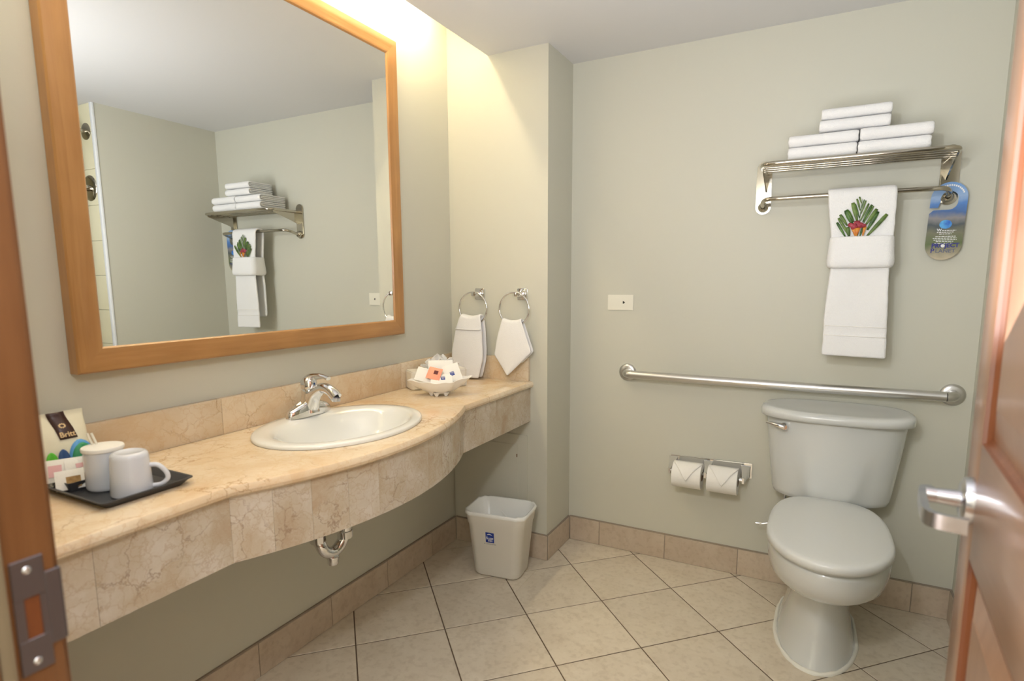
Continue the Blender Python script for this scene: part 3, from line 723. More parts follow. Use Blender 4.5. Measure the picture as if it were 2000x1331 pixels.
# supply valve
sv = thing('supply_valve', (1.44, -0.0, 0.29), 'small chrome water supply valve on the wall beside the toilet bowl', 'valve')
lathe('escutcheon', [(0.0, -0.014), (0.012, -0.012), (0.024, -0.006), (0.028, 0.0)], (1.50, 0.0, 0.295), M['chrome'], sv, 'Y')
tube('valve_body', [(1.50, -0.01, 0.295), (1.50, -0.09, 0.295)], 0.009, M['chrome'], sv)
tube('valve_handle', [(1.50, -0.08, 0.300), (1.465, -0.085, 0.300), (1.44, -0.086, 0.292), (1.414, -0.086, 0.291)], [0.009, 0.006, 0.005, 0.006], M['chrome'], sv)
tube('valve_tip', [(1.438, -0.086, 0.2915), (1.430, -0.086, 0.291)], [0.0068, 0.0068], M['white'], sv)
tube('supply_hose', catmull([(1.50, -0.085, 0.30), (1.503, -0.088, 0.34), (1.518, -0.09, 0.40), (1.522, -0.092, 0.455)], 5), 0.006, M['satin'], sv)

# ------------------------------------------------------------------ trash bin
BA = math.radians(7)
bn = thing('trash_bin', (0.375, -0.462, 0.0), 'cream plastic waste bin with blue square logo below the counter end', 'trash bin', rz=BA)
HBn = 0.305
def brect(z, w_, d_, r): return [(p[0], p[1], z) for p in rrect(0, 0, w_, d_, r, 6)]
out = [brect(0.002, 0.205, 0.140, 0.035), brect(0.012, 0.222, 0.158, 0.04), brect(0.245, 0.268, 0.192, 0.045), brect(0.248, 0.274, 0.198, 0.046), brect(HBn-0.010, 0.286, 0.208, 0.048), brect(HBn-0.004, 0.292, 0.214, 0.05), brect(HBn, 0.290, 0.212, 0.05),
       brect(HBn-0.001, 0.278, 0.200, 0.046), brect(0.02, 0.214, 0.150, 0.038), brect(0.010, 0.19, 0.13, 0.03)]
loft('bin_body', out, M['bin'], bn, local=True, angle=60)
lin = []
for z, w_, d_ in ((0.03, 0.206, 0.142), (0.15, 0.235, 0.163), (HBn+0.001, 0.276, 0.198), (HBn+0.004, 0.290, 0.212), (HBn-0.005, 0.2955, 0.2175), (HBn-0.013, 0.2935, 0.2155)):
    lin.append([(x+0.0010*nz(k*0.9, z*50), y+0.0010*nz(k*1.3, z*30), z+(0.003*nz(k*0.8, 3) if z > 0.2 else 0)) for k, (x, y, z) in enumerate(brect(z, w_, d_, 0.048))])
lo = loft('bin_liner', lin, M['film'], bn, local=True, capt=False, capb=True, angle=180)
tube('liner_fold', [(-0.02, 0.055, 0.262), (0.03, 0.03, 0.235), (0.045, 0.02, 0.222)], [0.0015, 0.002, 0.0012], M['film'], bn, local=True, n=6)
nrm = Vector((0, -1, -0.10)).normalized()
def binp(x, z):   # point on the front face
    return Vector((x, -(0.079+(0.096-0.079)*(z-0.012)/(0.245-0.012))-0.0008, z))
bmx = facing(binp(-0.017, 0.195), nrm)
lg = link('logo_square', bpy.data.meshes.new('logo_square'), None, bn, True)
bm = bmesh.new(); vv = [bm.verts.new(bmx @ Vector(p)) for p in ((-0.020, -0.024, 0), (0.020, -0.024, 0), (0.020, 0.024, 0), (-0.020, 0.024, 0), (-0.020, -0.024, -0.0012), (0.020, -0.024, -0.0012), (0.020, 0.024, -0.0012), (-0.020, 0.024, -0.0012))]
for f in ((0, 1, 2, 3), (7, 6, 5, 4), (0, 4, 5, 1), (1, 5, 6, 2), (2, 6, 7, 3), (3, 7, 4, 0)): bm.faces.new([vv[i] for i in f])
bm.to_mesh(lg.data); bm.free(); lg.data.materials.append(M['blue']); lg['label'] = 'blue square logo reading SLEEP INN'
off = lambda dx, dy: bmx @ Matrix.Translation((dx, dy, 0.0003))
text('logo_text', 'S', 0.018, off(-0.0135, -0.003), M['inkwhite'], lg, local=True, bold=0.0003)
text('logo_text', 'LEEP', 0.0125, off(0.0045, -0.005), M['inkwhite'], lg, local=True, bold=0.0002)
text('logo_text', 'INN', 0.0115, off(0.002, -0.0155), M['inkwhite'], lg, local=True, bold=0.0002)
arc = []
for k in range(15):
    a = math.radians(150-120*k/14); wdt = 0.0016*math.sin(PI*k/14)+0.0002
    arc.append((0.016*math.cos(a), 0.002+0.0150*math.sin(a), wdt))
vs_ = []; fs = []
for (x, y, wd) in arc: vs_ += [bmx @ Vector((x-0.001, y+wd, 0.0006)), bmx @ Vector((x-0.001, y-wd, 0.0006))]
for k in range(14): fs.append((2*k, 2*k+1, 2*k+3, 2*k+2))
from_py('logo_arc', vs_, fs, M['inkwhite'], lg, local=True)
text('caption_text', 'BY CHOICE HOTELS', 0.0062, off(0.0, -0.031), M['inkgrey'], bn, local=True)

# ------------------------------------------------------------------ grab bar
gb = thing('grab_bar', (1.43, 0, 0.89), 'long brushed steel grab bar on the back wall above the toilet', 'grab bar')
zg = 0.892
tube('bar', catmull([(0.815, -0.004, zg), (0.815, -0.030, zg), (0.822, -0.050, zg), (0.845, -0.060, zg), (0.90, -0.060, zg-0.001), (1.5, -0.060, zg-0.002), (1.98, -0.060, zg), (2.035, -0.060, zg), (2.056, -0.050, zg), (2.063, -0.030, zg), (2.063, -0.004, zg)], 6), 0.0185, M['brushed'], gb, n=24)
for x in (0.812, 2.063):
    lathe('flange', [(0.019, -0.014), (0.030, -0.013), (0.038, -0.010), (0.041, -0.005), (0.041, 0.0)], (x, 0.0, zg), M['brushed'], gb, 'Y', n=40)

# ------------------------------------------------------------------ toilet paper
th_ = thing('toilet_paper_holder', (1.205, 0, 0.49), 'chrome double toilet paper holder low on the back wall', 'paper holder')
prism('back_plate', [(1.03, 0.452), (1.382, 0.458), (1.382, 0.526), (1.03, 0.520)], 'Y', -0.010, 0, M['chrome'], th_, bev=0.003)
rz_ = 0.470
for x in (1.043, 1.199, 1.356):
    bm = bmesh.new()
    r0 = [bm.verts.new((x+sx*0.020, -0.010, 0.489+sz*0.026)) for sx, sz in ((-1, -1), (1, -1), (1, 1), (-1, 1))]
    r1 = [bm.verts.new((x+sx*0.011, -0.052, 0.480+sz*0.015)) for sx, sz in ((-1, -1), (1, -1), (1, 1), (-1, 1))]
    r2_ = [bm.verts.new((x+sx*0.0045, -0.096, rz_+sz*0.012)) for sx, sz in ((-1, -1), (1, -1), (1, 1), (-1, 1))]
    for a_, b_ in ((r0, r1), (r1, r2_)):
        for k in range(4): bm.faces.new((a_[k], a_[(k+1) % 4], b_[(k+1) % 4], b_[k]))
    bm.faces.new(r2_); bmesh.ops.recalc_face_normals(bm, faces=bm.faces)
    from_bm('post', bm, M['chrome'], th_)
tube('roller', [(1.045, -0.086, rz_), (1.355, -0.086, rz_)], 0.008, M['chrome'], th_)
def roll(x0, x1, label):
    t = thing('toilet_paper_roll', ((x0+x1)/2, -0.086, rz_), label, 'toilet paper', 'rolls on the double holder')
    R1 = 0.058; c = (0, -0.086, rz_-0.010)
    lathe('paper', [(0.021, x0), (R1-0.001, x0), (R1, x0+0.001), (R1, x1-0.001), (R1-0.001, x1), (0.021, x1)], c, M['paper'], t, 'X', n=48, angle=40)
    lathe('core', [(0.021, x0), (0.021, x1), (0.0195, x1), (0.0195, x0), (0.021, x0)], c, M['card'], t, 'X', n=32)
    # folded triangle flap lying on the front of the roll
    xm = (x0+x1)/2; vs_ = []; fs = []; rows_ = 12; cols_ = 10
    for i in range(rows_+1):
        a = math.radians(98+92*i/rows_); hw = (x1-x0)/2*0.96*(1-max(0, (i/rows_-0.12))/0.88)
        for j in range(cols_+1):
            s_ = -1+2*j/cols_; rr = R1+0.0026+0.0035*(abs(s_)**3)*(i/rows_)*0.7+0.0008*nz(i*0.7, j*0.9)
            vs_.append((xm+hw*s_+0.002, c[1]+rr*math.cos(a), c[2]+rr*math.sin(a)))
    for i in range(rows_):
        for j in range(cols_): p = i*(cols_+1)+j; fs.append((p, p+1, p+cols_+2, p+cols_+1))
    o = from_py('folded_point', vs_, fs, M['paper'], t, smooth=True); s_ = o.modifiers.new('thickness', 'SOLIDIFY'); s_.thickness = 0.0018; s_.offset = 1
roll(1.062, 1.186, 'left toilet paper roll with folded point, farther from the toilet')
roll(1.212, 1.336, 'right toilet paper roll with folded point, nearer the toilet')

# phone/data outlet
ol = thing('wall_outlet', (0.77, 0, 1.22), 'cream wall outlet plate with small black jack above the grab bar', 'outlet')
prism('plate', rrect(0.770, 1.2203, 0.124, 0.0725, 0.003), 'Y', -0.006, 0, M['white'], ol, bev=0.002)
prism('insert', rrect(0.770, 1.221, 0.073, 0.033, 0.002), 'Y', -0.008, -0.006, M['white'], ol, bev=0.0008)
prism('jack_hole', [(0.782, 1.2155), (0.788, 1.2155), (0.788, 1.2175), (0.792, 1.2190), (0.792, 1.2225), (0.788, 1.2240), (0.788, 1.2265), (0.782, 1.2265)], 'Y', -0.0086, -0.0078, M['black'], ol)

# ------------------------------------------------------------------ towel rack on back wall
rk = thing('towel_rack', (1.68, 0, 1.70), 'polished metal towel shelf with lower towel bar on the back wall', 'towel rack')
ZS = 1.752
for x in (1.368, 1.988):
    prism('mounting_plate', [(x+0.029*c_, z_) for c_, z_ in [(math.cos(math.radians(a)), 1.772+0.029*math.sin(math.radians(a))) for a in range(0, 181, 15)]] +
          [(x+0.029*math.cos(math.radians(a)), 1.619+0.029*math.sin(math.radians(a))) for a in range(180, 361, 15)], 'Y', -0.010, 0, M['nickel'], rk, bev=0.003)
def urail(zl, xa, xb, yf, rc=0.045):
    return catmull([(xa, -0.005, zl), (xa, -0.08, zl), (xa, yf+rc*1.3, zl), (xa+rc*0.3, yf+rc*0.3, zl), (xa+rc*1.3, yf, zl), (xa+0.2, yf, zl), (xb-0.2, yf, zl), (xb-rc*1.3, yf, zl), (xb-rc*0.3, yf+rc*0.3, zl), (xb, yf+rc*1.3, zl), (xb, -0.08, zl), (xb, -0.005, zl)], 5)
tube('shelf_rail', urail(ZS, 1.372, 1.984, -0.225), 0.0085, M['nickel'], rk, n=16)
for y in (-0.045, -0.088, -0.131, -0.174): tube('shelf_bar', [(1.374, y, ZS+0.001), (1.982, y, ZS+0.001)], 0.005, M['nickel'], rk, n=12)
for x in (1.378, 1.978):
    prism('bracket', [(-0.008, ZS-0.006), (-0.20, ZS-0.006), (-0.20, ZS-0.014), (-0.06, ZS-0.055), (-0.008, ZS-0.075)], 'X', x-0.0025, x+0.0025, M['nickel'], rk)
zb = 1.637
tube('towel_bar', catmull([(1.370, -0.006, 1.617), (1.370, -0.035, 1.619), (1.373, -0.075, 1.630), (1.392, -0.105, zb), (1.44, -0.114, zb), (1.55, -0.116, zb), (1.80, -0.116, zb), (1.915, -0.114, zb), (1.962, -0.105, zb), (1.982, -0.075, 1.630), (1.985, -0.035, 1.619), (1.985, -0.006, 1.617)], 5), 0.0085, M['nickel'], rk, n=16)
for x in (1.370, 1.985): lathe('bar_flange', [(0.009, -0.022), (0.016, -0.018), (0.020, -0.010), (0.020, 0)], (x, -0.010, 1.617), M['nickel'], rk, 'Y', n=24)

# folded towels on the shelf
def folded_towel(x0, x1, z0, h, yf, yb, label, tilt=0.0, seed=0, group='folded towels on the rack'):
    t = thing('folded_towel', ((x0+x1)/2, (yf+yb)/2, z0), label, 'towel', group)
    th = h/4; nx = 14
    def U(rc, yfr):
        c0 = h/2; pts = []
        for k in range(7): pts.append((yb+(yfr+rc-yb)*k/6, c0+rc))
        for k in range(1, 8): a = PI/2+PI*k/8; pts.append((yfr+rc+rc*math.cos(a), c0+rc*math.sin(a)))
        for k in range(7): pts.append((yfr+rc+(yb-yfr-rc)*k/6, c0-rc))
        return pts
    for idx, (rc, yfr) in enumerate(((3*h/8, yf+h/8), (h/8, yf+3*h/8+0.002))):
        grid = []
        for (y_, z_) in U(rc, yfr):
            row = []
            for j in range(nx+1):
                x = x0+0.006+(x1-x0-0.012)*j/nx
                e = 0.0016*nz(j*0.45+seed, y_*11, z_*40+idx)
                ed = 0.0035*(1 if j in (0, nx) else 0)
                xx = x + (0.002*nz(z_*60, seed+y_*13, idx) if j in (0, nx) else 0)
                row.append((xx, y_+e+ed*0.4, z0+z_+e*0.8+tilt*(x-x0)))
            grid.append(row)
        o = sheet('outer_fold' if idx == 0 else 'inner_fold', grid, M['towel'], t, thick=th*0.98, sub=1)
    return t
TZ = ZS+0.0095
folded_towel(1.455, 1.690, TZ, 0.044, -0.222, -0.02, 'lower folded white towel on the left half of the rack shelf', 0.0, 1)
folded_towel(1.679, 1.906, TZ, 0.044, -0.222, -0.02, 'lower folded white towel on the right half of the rack shelf', 0.0, 2)
folded_towel(1.455, 1.693, TZ+0.045, 0.040, -0.220, -0.02, 'upper folded white towel on the left half, directly under the narrower pair', 0.0, 3)
folded_towel(1.683, 1.911, TZ+0.045, 0.042, -0.222, -0.02, 'upper folded white towel on the right half, sticking out past the one below', 0.0, 4)
folded_towel(1.553, 1.786, TZ+0.089, 0.040, -0.215, -0.03, 'small folded white towel, the lower one of the top pair', 0.0, 5)
folded_towel(1.558, 1.788, TZ+0.131, 0.037, -0.212, -0.03, 'small folded white towel at the very top of the stack', 0.0, 6)

# hanging towel
ht_ = thing('hanging_towel', (1.72, -0.12, 1.35), 'long white towel with wrapped band hanging from the rack bar', 'towel')
def lerpk(tab, z):
    for (z0, a), (z1, b) in zip(tab[:-1], tab[1:]):
        if (z0-z)*(z1-z) <= 0: 
            t = (z-z0)/(z1-z0) if z1 != z0 else 0; return a+(b-a)*t
    return tab[0][1] if abs(z-tab[0][0]) < abs(z-tab[-1][0]) else tab[-1][1]
Lt = [(1.66, 1.600), (1.60, 1.606), (1.49, 1.621), (1.36, 1.627), (1.20, 1.617), (1.135, 1.618), (1.03, 1.617)]
Rt = [(1.66, 1.820), (1.60, 1.823), (1.49, 1.822), (1.36, 1.816), (1.20, 1.823), (1.135, 1.826), (1.03, 1.829)]
grid = []; prof = []
for k in range(17): prof.append((-0.086, 1.10+(1.632-1.10)*k/16, 1))
for k in range(1, 6): a = PI*k/6; prof.append((-0.116+0.030*math.cos(a), 1.637+0.017*math.sin(a), 0))
for k in range(49): prof.append((-0.146, 1.630-(1.630-1.033)*k/48, -1))
for (y_, z_, sd) in prof:
    row = []; l_, r_ = lerpk(Lt, z_), lerpk(Rt, z_)
    for j in range(13):
        s_ = j/12; x = l_+(r_-l_)*s_; rip = 0.0016*nz(s_*3, z_*2.5)
        if z_ < 1.36 and sd != 0: rip += sd*-0.0*0+(-0.004)*math.sin(s_*PI*2.0+0.6)*max(0, 1-abs(z_-1.30)/0.12)*(1 if sd < 0 else -1)
        if sd < 0 and abs(z_-1.124) < 0.012: rip += 0.0018
        zz = z_+(0.004*(s_-0.5)*-1 if z_ < 1.2 else 0)
        row.append((x+(0.0015*nz(z_*9, 1.0) if j in (0, 12) else 0), y_+rip, zz))
    grid.append(row)
sheet('towel_body', grid, M['towel'], ht_, thick=0.013, sub=1)
for zz in (1.148, 1.112):
    grid = [[(1.622+0.0002*0+0.2015*j/8, -0.1532+0.0016*nz(j/8*3, zz*2.5), zz-0.0015*i+(-0.004*(j/8-0.5))) for j in range(9)] for i in (-1, 0, 1)]
    sheet('hem_stitch', grid, M['paper'], ht_, thick=0.0012, sub=0)
loop = rrect(0, 0, 0.196, 0.094, 0.026, 5); grid = []
zs_ = [1.366, 1.372, 1.385, 1.41, 1.435, 1.458, 1.472, 1.479]
fl_ = [(-0.004), 0.004, 0.006, 0.004, 0.002, 0.001, 0.0, -0.002]
for k, p in enumerate(loop):
    row = []
    for z_, q in zip(zs_, fl_):
        sgn = 1.0+(q+0.0015*nz(k*0.6, z_*20))/0.09
        row.append((1.7215+p[0]*sgn+0.004*(1.43-z_)*(-1)*0, -0.119+p[1]*(1.0+(q*2)/0.07), z_+0.001*nz(k*0.4, 4)))
    grid.append(row)
sheet('towel_band', grid, M['towel'], ht_, thick=0.011, sub=1, closed_u=True)

# palm frond and flower tucked into the band
fr = thing('palm_frond', (1.72, -0.157, 1.485), 'green palm leaf fan tucked into the band of the hanging towel', 'leaf')
k_ = 1700/1681
def fp(X, Y):       # position in the spray, X right, Y down (detail units) -> world
    px = 1630+X*120/1681; py = 375+Y*95/1331
    return (1.600+(px-1616)*0.001625, 1.657-(py-365)*0.00183)
def strip(name, a, b, wd, m, parent, y=-0.158, bow=0.004, tipw=0.75, vee=False):
    ax, az = fp(*a); bx_, bz = fp(*b); d = Vector((bx_-ax, bz-az)); L = d.length; d.normalize(); nrm_ = Vector((-d.y, d.x)); wd *= 0.001625*120/1681
    vs_ = []; fs = []; n_ = 6
    for i in range(n_+1):
        t = i/n_; w_ = wd*0.5*(0.45+0.55*min(1, t*2.2))*(1 if t < 0.9 else tipw) if not vee else wd*0.5*(0.22+0.78*t)
        yy = y-bow*math.sin(t*PI*0.9)
        for s_, dy in ((-1, 0.0), (0, 0.0012), (1, 0.0)):
            vs_.append((ax+d.x*L*t+nrm_.x*w_*s_, yy+dy, az+d.y*L*t+nrm_.y*w_*s_))
    for i in range(n_):
        for j in range(2): p = i*3+j; fs.append((p, p+1, p+4, p+3))
    o = from_py(name, vs_, fs, m, parent, smooth=True); s_ = o.modifiers.new('thickness', 'SOLIDIFY'); s_.thickness = 0.0007
    return o
tube('leaf_rib', [(fp(740, 1180)[0], -0.156, fp(740, 1260)[1]), (fp(755, 780)[0], -0.159, fp(755, 780)[1]), (fp(775, 420)[0], -0.159, fp(775, 420)[1]), (fp(792, 210)[0], -0.158, fp(792, 210)[1])], [0.0012, 0.0010, 0.0008, 0.0004], M['leafdark'], fr, n=6)
LF = [((400, 1230), (135, 820), 80), ((520, 1230), (170, 700), 85), ((430, 920), (210, 610), 90), ((560, 880), (365, 490), 150), ((610, 830), (430, 510), 70), ((690, 800), (535, 300), 120),
      ((745, 720), (600, 330), 50), ((750, 520), (640, 200), 55), ((770, 330), (705, 150), 45),
      ((775, 470), (845, 230), 35), ((775, 620), (890, 260), 45), ((780, 800), (970, 345), 60), ((850, 830), (1060, 380), 80), ((870, 870), (1110, 420), 40), ((930, 920), (1200, 500), 100), ((985, 1060), (1235, 570), 110), ((985, 1230), (1480, 655), 110), ((500, 1230), (440, 960), 110), ((790, 1230), (860, 980), 60)]
for i, (a, b, wd) in enumerate(LF): strip('leaflet', a, b, wd, M['leaf'] if i % 3 else M['leafdark'], fr, y=-0.1575-0.0006*(i % 3))
flw = thing('tropical_flower', (1.72, -0.168, 1.485), 'red and orange tropical flower in front of the palm leaf', 'flower')
for a, b, wd in (((690, 1000), (560, 900), 150), ((690, 990), (450, 890), 110), ((700, 1000), (690, 800), 150), ((720, 990), (760, 870), 150), ((730, 990), (860, 880), 120), ((740, 990), (940, 920), 80), ((660, 1040), (600, 940), 160)):
    strip('petal', a, b, wd*1.15, M['petal'], flw, y=-0.166, bow=0.006, tipw=0.6)
strip('flower_throat', (680, 1245), (600, 985), 150, M['throat'], flw, y=-0.165, bow=0.007, vee=True)
strip('flower_throat', (685, 1245), (725, 985), 150, M['throat'], flw, y=-0.1655, bow=0.007, vee=True)
strip('flower_throat', (865, 1245), (910, 965), 100, M['throat'], flw, y=-0.165, bow=0.007, vee=True)

# door hanger tag on the rack end
tg = thing('hanging_tag', (1.978, -0.095, 1.55), 'blue printed eco card hanging from the right end of the towel bar', 'tag')
tx, tz0, tz1, tw = 1.978, 1.390, 1.659, 0.0535
def sheary(x, z): return (x+(z-1.52)*0.03, z)
hc_ = (1.979, 1.602); hr = 0.026
outl = []
for k in range(13): a = math.radians(180*k/12); outl.append((tx+tw*math.cos(a), tz1-tw+tw*math.sin(a)))
outl.append((tx-tw, hc_[1]-0.020))
for k in range(4): a = math.radians(180+90*(k)/3); outl.append((tx-tw+0.006+0.006*math.cos(a), hc_[1]-0.020+0.006*math.sin(a))) if False else None
outl = [p for p in outl if p]
# slot from the left edge into the round hole
sl = [(tx-tw, hc_[1]-0.030), (hc_[0]-0.030, hc_[1]-0.030)]
for k in range(9): a = math.radians(200-190*k/8); sl.append((hc_[0]+hr*math.cos(a), hc_[1]+hr*math.sin(a)))
sl2 = []
for k in range(6): a = math.radians(-10-80*k/5); sl2.append((hc_[0]+hr*math.cos(a), hc_[1]-0.012+hr*math.sin(a)))
low = [(tx-tw, hc_[1]-0.042)]+[(tx-tw, tz0+tw)]
poly = outl[:13]+sl+sl2+[(tx-tw+0.012, hc_[1]-0.038), (tx-tw, hc_[1]-0.050), (tx-tw, tz0+tw)]
for k in range(13): a = math.radians(180+180*k/12); poly.append((tx+tw*math.cos(a), tz0+tw+tw*math.sin(a)))
ym = bpy.data.materials.new('tag_print'); ym.use_nodes = True; nt = ym.node_tree; b_ = nt.nodes['Principled BSDF']; b_.inputs['Roughness'].default_value = 0.35
tc = N(nt, 'ShaderNodeTexCoord'); sep = N(nt, 'ShaderNodeSeparateXYZ'); nt.links.new(tc.outputs['Object'], sep.inputs[0])
nn_ = N(nt, 'ShaderNodeTexNoise', Scale=28.0, Detail=4.0); nt.links.new(tc.outputs['Object'], nn_.inputs['Vector'])
ma = N(nt, 'ShaderNodeMath', operation='MULTIPLY_ADD'); nt.links.new(nn_.outputs['Fac'], ma.inputs[0]); ma.inputs[1].default_value = 0.035; nt.links.new(sep.outputs['Z'], ma.inputs[2])
mr2 = N(nt, 'ShaderNodeMapRange'); nt.links.new(ma.outputs[0], mr2.inputs[0]); mr2.inputs[1].default_value = -0.145; mr2.inputs[2].default_value = 0.128
cc = ramp(nt, mr2.outputs[0], [(0.0, srgb(196, 184, 160)), (0.12, srgb(150, 144, 120)), (0.22, srgb(96, 110, 66)), (0.36, srgb(118, 118, 96)), (0.45, srgb(72, 82, 88)), (0.55, srgb(140, 138, 140)), (0.62, srgb(70, 104, 160)), (0.72, srgb(84, 132, 200)), (0.80, srgb(150, 178, 216)), (1.0, srgb(112, 156, 214))])
nt.links.new(cc, b_.inputs['Base Color'])
prism('card', [sheary(*p) for p in poly], 'Y', -0.096, -0.0945, ym, tg)
gl = lathe('printed_globe', [(0.0, -0.0008), (0.0165, -0.0006), (0.0166, 0)], (1.977, -0.0962, 1.514), M['globe'], tg, 'Y', n=24, sx=1.1, sy=0.92)
def tagtext(s_, x, z, size, m, bold=0.0, sx=1.0, rot=0.0):
    mm = facing((x+(z-1.52)*0.03, -0.0964, z), (0, -1, 0)) @ Matrix.Rotation(rot, 4, 'Z'); return text('printed_text', s_, size, mm, m, tg, bold=bold, sx=sx)
purple = mat('print_purple', srgb(44, 44, 130), 0.5)
tagtext('PROJECT', 1.984, 1.440, 0.0205, purple, bold=0.0008, sx=0.98)
tagtext('P', 1.948, 1.422, 0.022, purple, bold=0.0005); tagtext('LANET', 1.986, 1.421, 0.0175, M['inkgrey'], sx=1.1, bold=0.0003)
lathe('printed_globe', [(0.0, -0.0008), (0.0058, -0.0006), (0.006, 0)], (1.9745, -0.0966, 1.4395), M['inkwhite'], tg, 'Y', n=14)
tagtext('W', 1.961, 1.494, 0.013, M['inkwhite'], bold=0.0004)
bm = bmesh.new()
for z_, xa, xb in ((1.4925, 1.969, 2.010), (1.4865, 1.955, 2.004), (1.4805, 1.962, 1.998), (1.472, 1.952, 2.012), (1.466, 1.945, 2.014), (1.460, 1.948, 2.015), (1.4545, 1.955, 2.006), (1.4475+0.001, 1.952, 2.004)):
    x_ = xa
    while x_ < xb:
        L2 = min(xb, x_+random.uniform(0.004, 0.010)); bx(bm, x_+(z_-1.52)*0.03, L2+(z_-1.52)*0.03, -0.0966, -0.0961, z_-0.0011, z_+0.0011); x_ = L2+0.0018
from_bm('fine_print', bm, M['inkwhite'], tg)
bm = bmesh.new()
for k in range(11):
    a = math.radians(112-88*k/10); R3 = 0.0425
    bx(bm, tx+0.004+R3*math.cos(a)-0.0022, tx+0.004+R3*math.cos(a)+0.0022, -0.0966, -0.0961, tz1-tw+R3*math.sin(a)-0.003, tz1-tw+R3*math.sin(a)+0.003)
from_bm('fine_print', bm, M['inkwhite'], tg)

# ------------------------------------------------------------------ towel rings on the corner wall
def towel_ring(cx, mx, label):
    yr = -0.328; zc_ = 1.203
    t = thing('towel_ring', (cx, -B, 1.26), label, 'towel ring', 'chrome towel rings')
    box('mount_plate', mx-0.026, mx+0.026, -B-0.007, -B, 1.236, 1.288, M['chrome'], t, bev=0.004)
    box('mount_step', mx-0.019, mx+0.019, -B-0.014, -B-0.007, 1.243, 1.281, M['chrome'], t, bev=0.003)
    box('mount_post', mx-0.013, mx+0.013, yr-0.010, -B-0.014, 1.252, 1.274, M['chrome'], t, bev=0.004)
    bm = bmesh.new(); n1, n2 = 64, 12; R0, r0 = 0.0755, 0.0043; rg = []
    for i in range(n1):
        a = 2*PI*i/n1; rg.append([bm.verts.new((cx+(R0+r0*math.cos(2*PI*j/n2))*math.cos(a), yr+r0*math.sin(2*PI*j/n2), zc_-0.008+(R0+r0*math.cos(2*PI*j/n2))*math.sin(a))) for j in range(n2)])
    for i in range(n1):
        for j in range(n2): bm.faces.new((rg[i][j], rg[(i+1) % n1][j], rg[(i+1) % n1][(j+1) % n2], rg[i][(j+1) % n2]))
    bmesh.ops.recalc_face_normals(bm, faces=bm.faces)
    from_bm('ring', bm, M['chrome'], t, smooth=True)
towel_ring(0.156, 0.165, 'left chrome towel ring with square mount, nearest the mirror wall')
towel_ring(0.375, 0.392, 'right chrome towel ring with square mount, holding the pointed washcloth')
def draped(name, label, Ltab, Rtab, ztop, zbot, cx, yf, yb, thick, seed, backbot=None):
    t = thing(name, (cx, -0.33, zbot), label, 'towel'); prof = []
    bb = backbot if backbot else zbot
    for k in range(15): prof.append((yb, bb+(ztop-0.008-bb)*k/14, 1))
    for k in range(1, 5): a = PI*k/5; prof.append(((yf+yb)/2+(yb-yf)/2*math.cos(a), ztop-0.008+0.008*math.sin(a), 0))
    for k in range(29): prof.append((yf, ztop-0.008-(ztop-0.008-zbot)*k/28, -1))
    grid = []
    for (y_, z_, sd) in prof:
        l_, r_ = lerpk(Ltab, z_), lerpk(Rtab, z_); row = []
        for j in range(11):
            s_ = j/10; up_ = (z_-zbot)/(ztop-zbot)
            sag = (-0.010*math.sin(PI*s_))*max(0, up_)**3
            y2 = y_+0.002*nz(s_*2.2+seed, z_*4)+(-0.006*math.sin(PI*s_) if sd < 0 else 0)*min(1, (1-up_)*4)
            row.append((l_+(r_-l_)*s_, y2, z_+sag))
        grid.append(row)
    sheet('cloth', grid, M['towel'], t, thick=thick, sub=1)
    return t
t1 = draped('hand_towel', 'thick white hand towel hanging from the left ring, touching the counter', [(1.170, 0.104), (1.14, 0.090), (1.09, 0.072), (1.0, 0.052), (0.95, 0.049), (0.865, 0.046)], [(1.170, 0.208), (1.14, 0.214), (1.09, 0.220), (1.0, 0.224), (0.95, 0.221), (0.865, 0.197)], 1.166, 0.868, 0.15, -0.352, -0.318, 0.013, 1)
grid = [[(0.080+0.138*j/8, -0.3625+0.001*nz(j*0.3, i)-0.004*math.sin(PI*j/8), 1.100-0.0035*i-0.002*math.sin(PI*j/8)) for j in range(9)] for i in (-1, 0, 1)]
sheet('folded_hem', grid, M['towel'], t1, thick=0.003, sub=0)
draped('washcloth', 'white washcloth hanging with one corner down from the right ring', [(1.155, 0.322), (1.08, 0.296), (0.984, 0.277), (0.893, 0.346)], [(1.155, 0.416), (1.10, 0.436), (1.005, 0.471), (0.893, 0.350)], 1.153, 0.893, 0.37, -0.342, -0.318, 0.006, 4, backbot=0.95)

# ------------------------------------------------------------------ tissue box, tissue fan, shell bowl and amenities
ta = math.atan2(0.231, 0.164)    # direction of the long front face
tb = thing('tissue_box', (0.125, -0.588, ZC+0.0005), 'low cream tissue box set diagonally in the counter corner behind the shell dish', 'tissue box', rz=ta)
prism('box_shell', rrect(0, 0, 0.255, 0.098, 0.016), 'Z', 0.0, 0.080, M['boxcream'], tb, bev=0.005, local=True)
prism('box_opening', rrect(0, 0, 0.14, 0.03, 0.014), 'Z', 0.0802, 0.0812, M['porc_dark'], tb, local=True)
ts = thing('tissue_fan', (0.125, -0.588, ZC+0.082), 'white tissue pleated into a fan rising from the tissue box', 'tissue')
lobes = [(-0.062, 0.030, 0.040, 0.5), (-0.040, 0.052, 0.046, 0.3), (-0.012, 0.074, 0.050, 0.1), (0.018, 0.066, 0.046, -0.1), (0.046, 0.052, 0.044, -0.35), (0.068, 0.028, 0.036, -0.6), (-0.026, 0.044, 0.045, 0.2), (0.028, 0.040, 0.045, -0.2), (0.0, 0.050, 0.05, 0.0)]
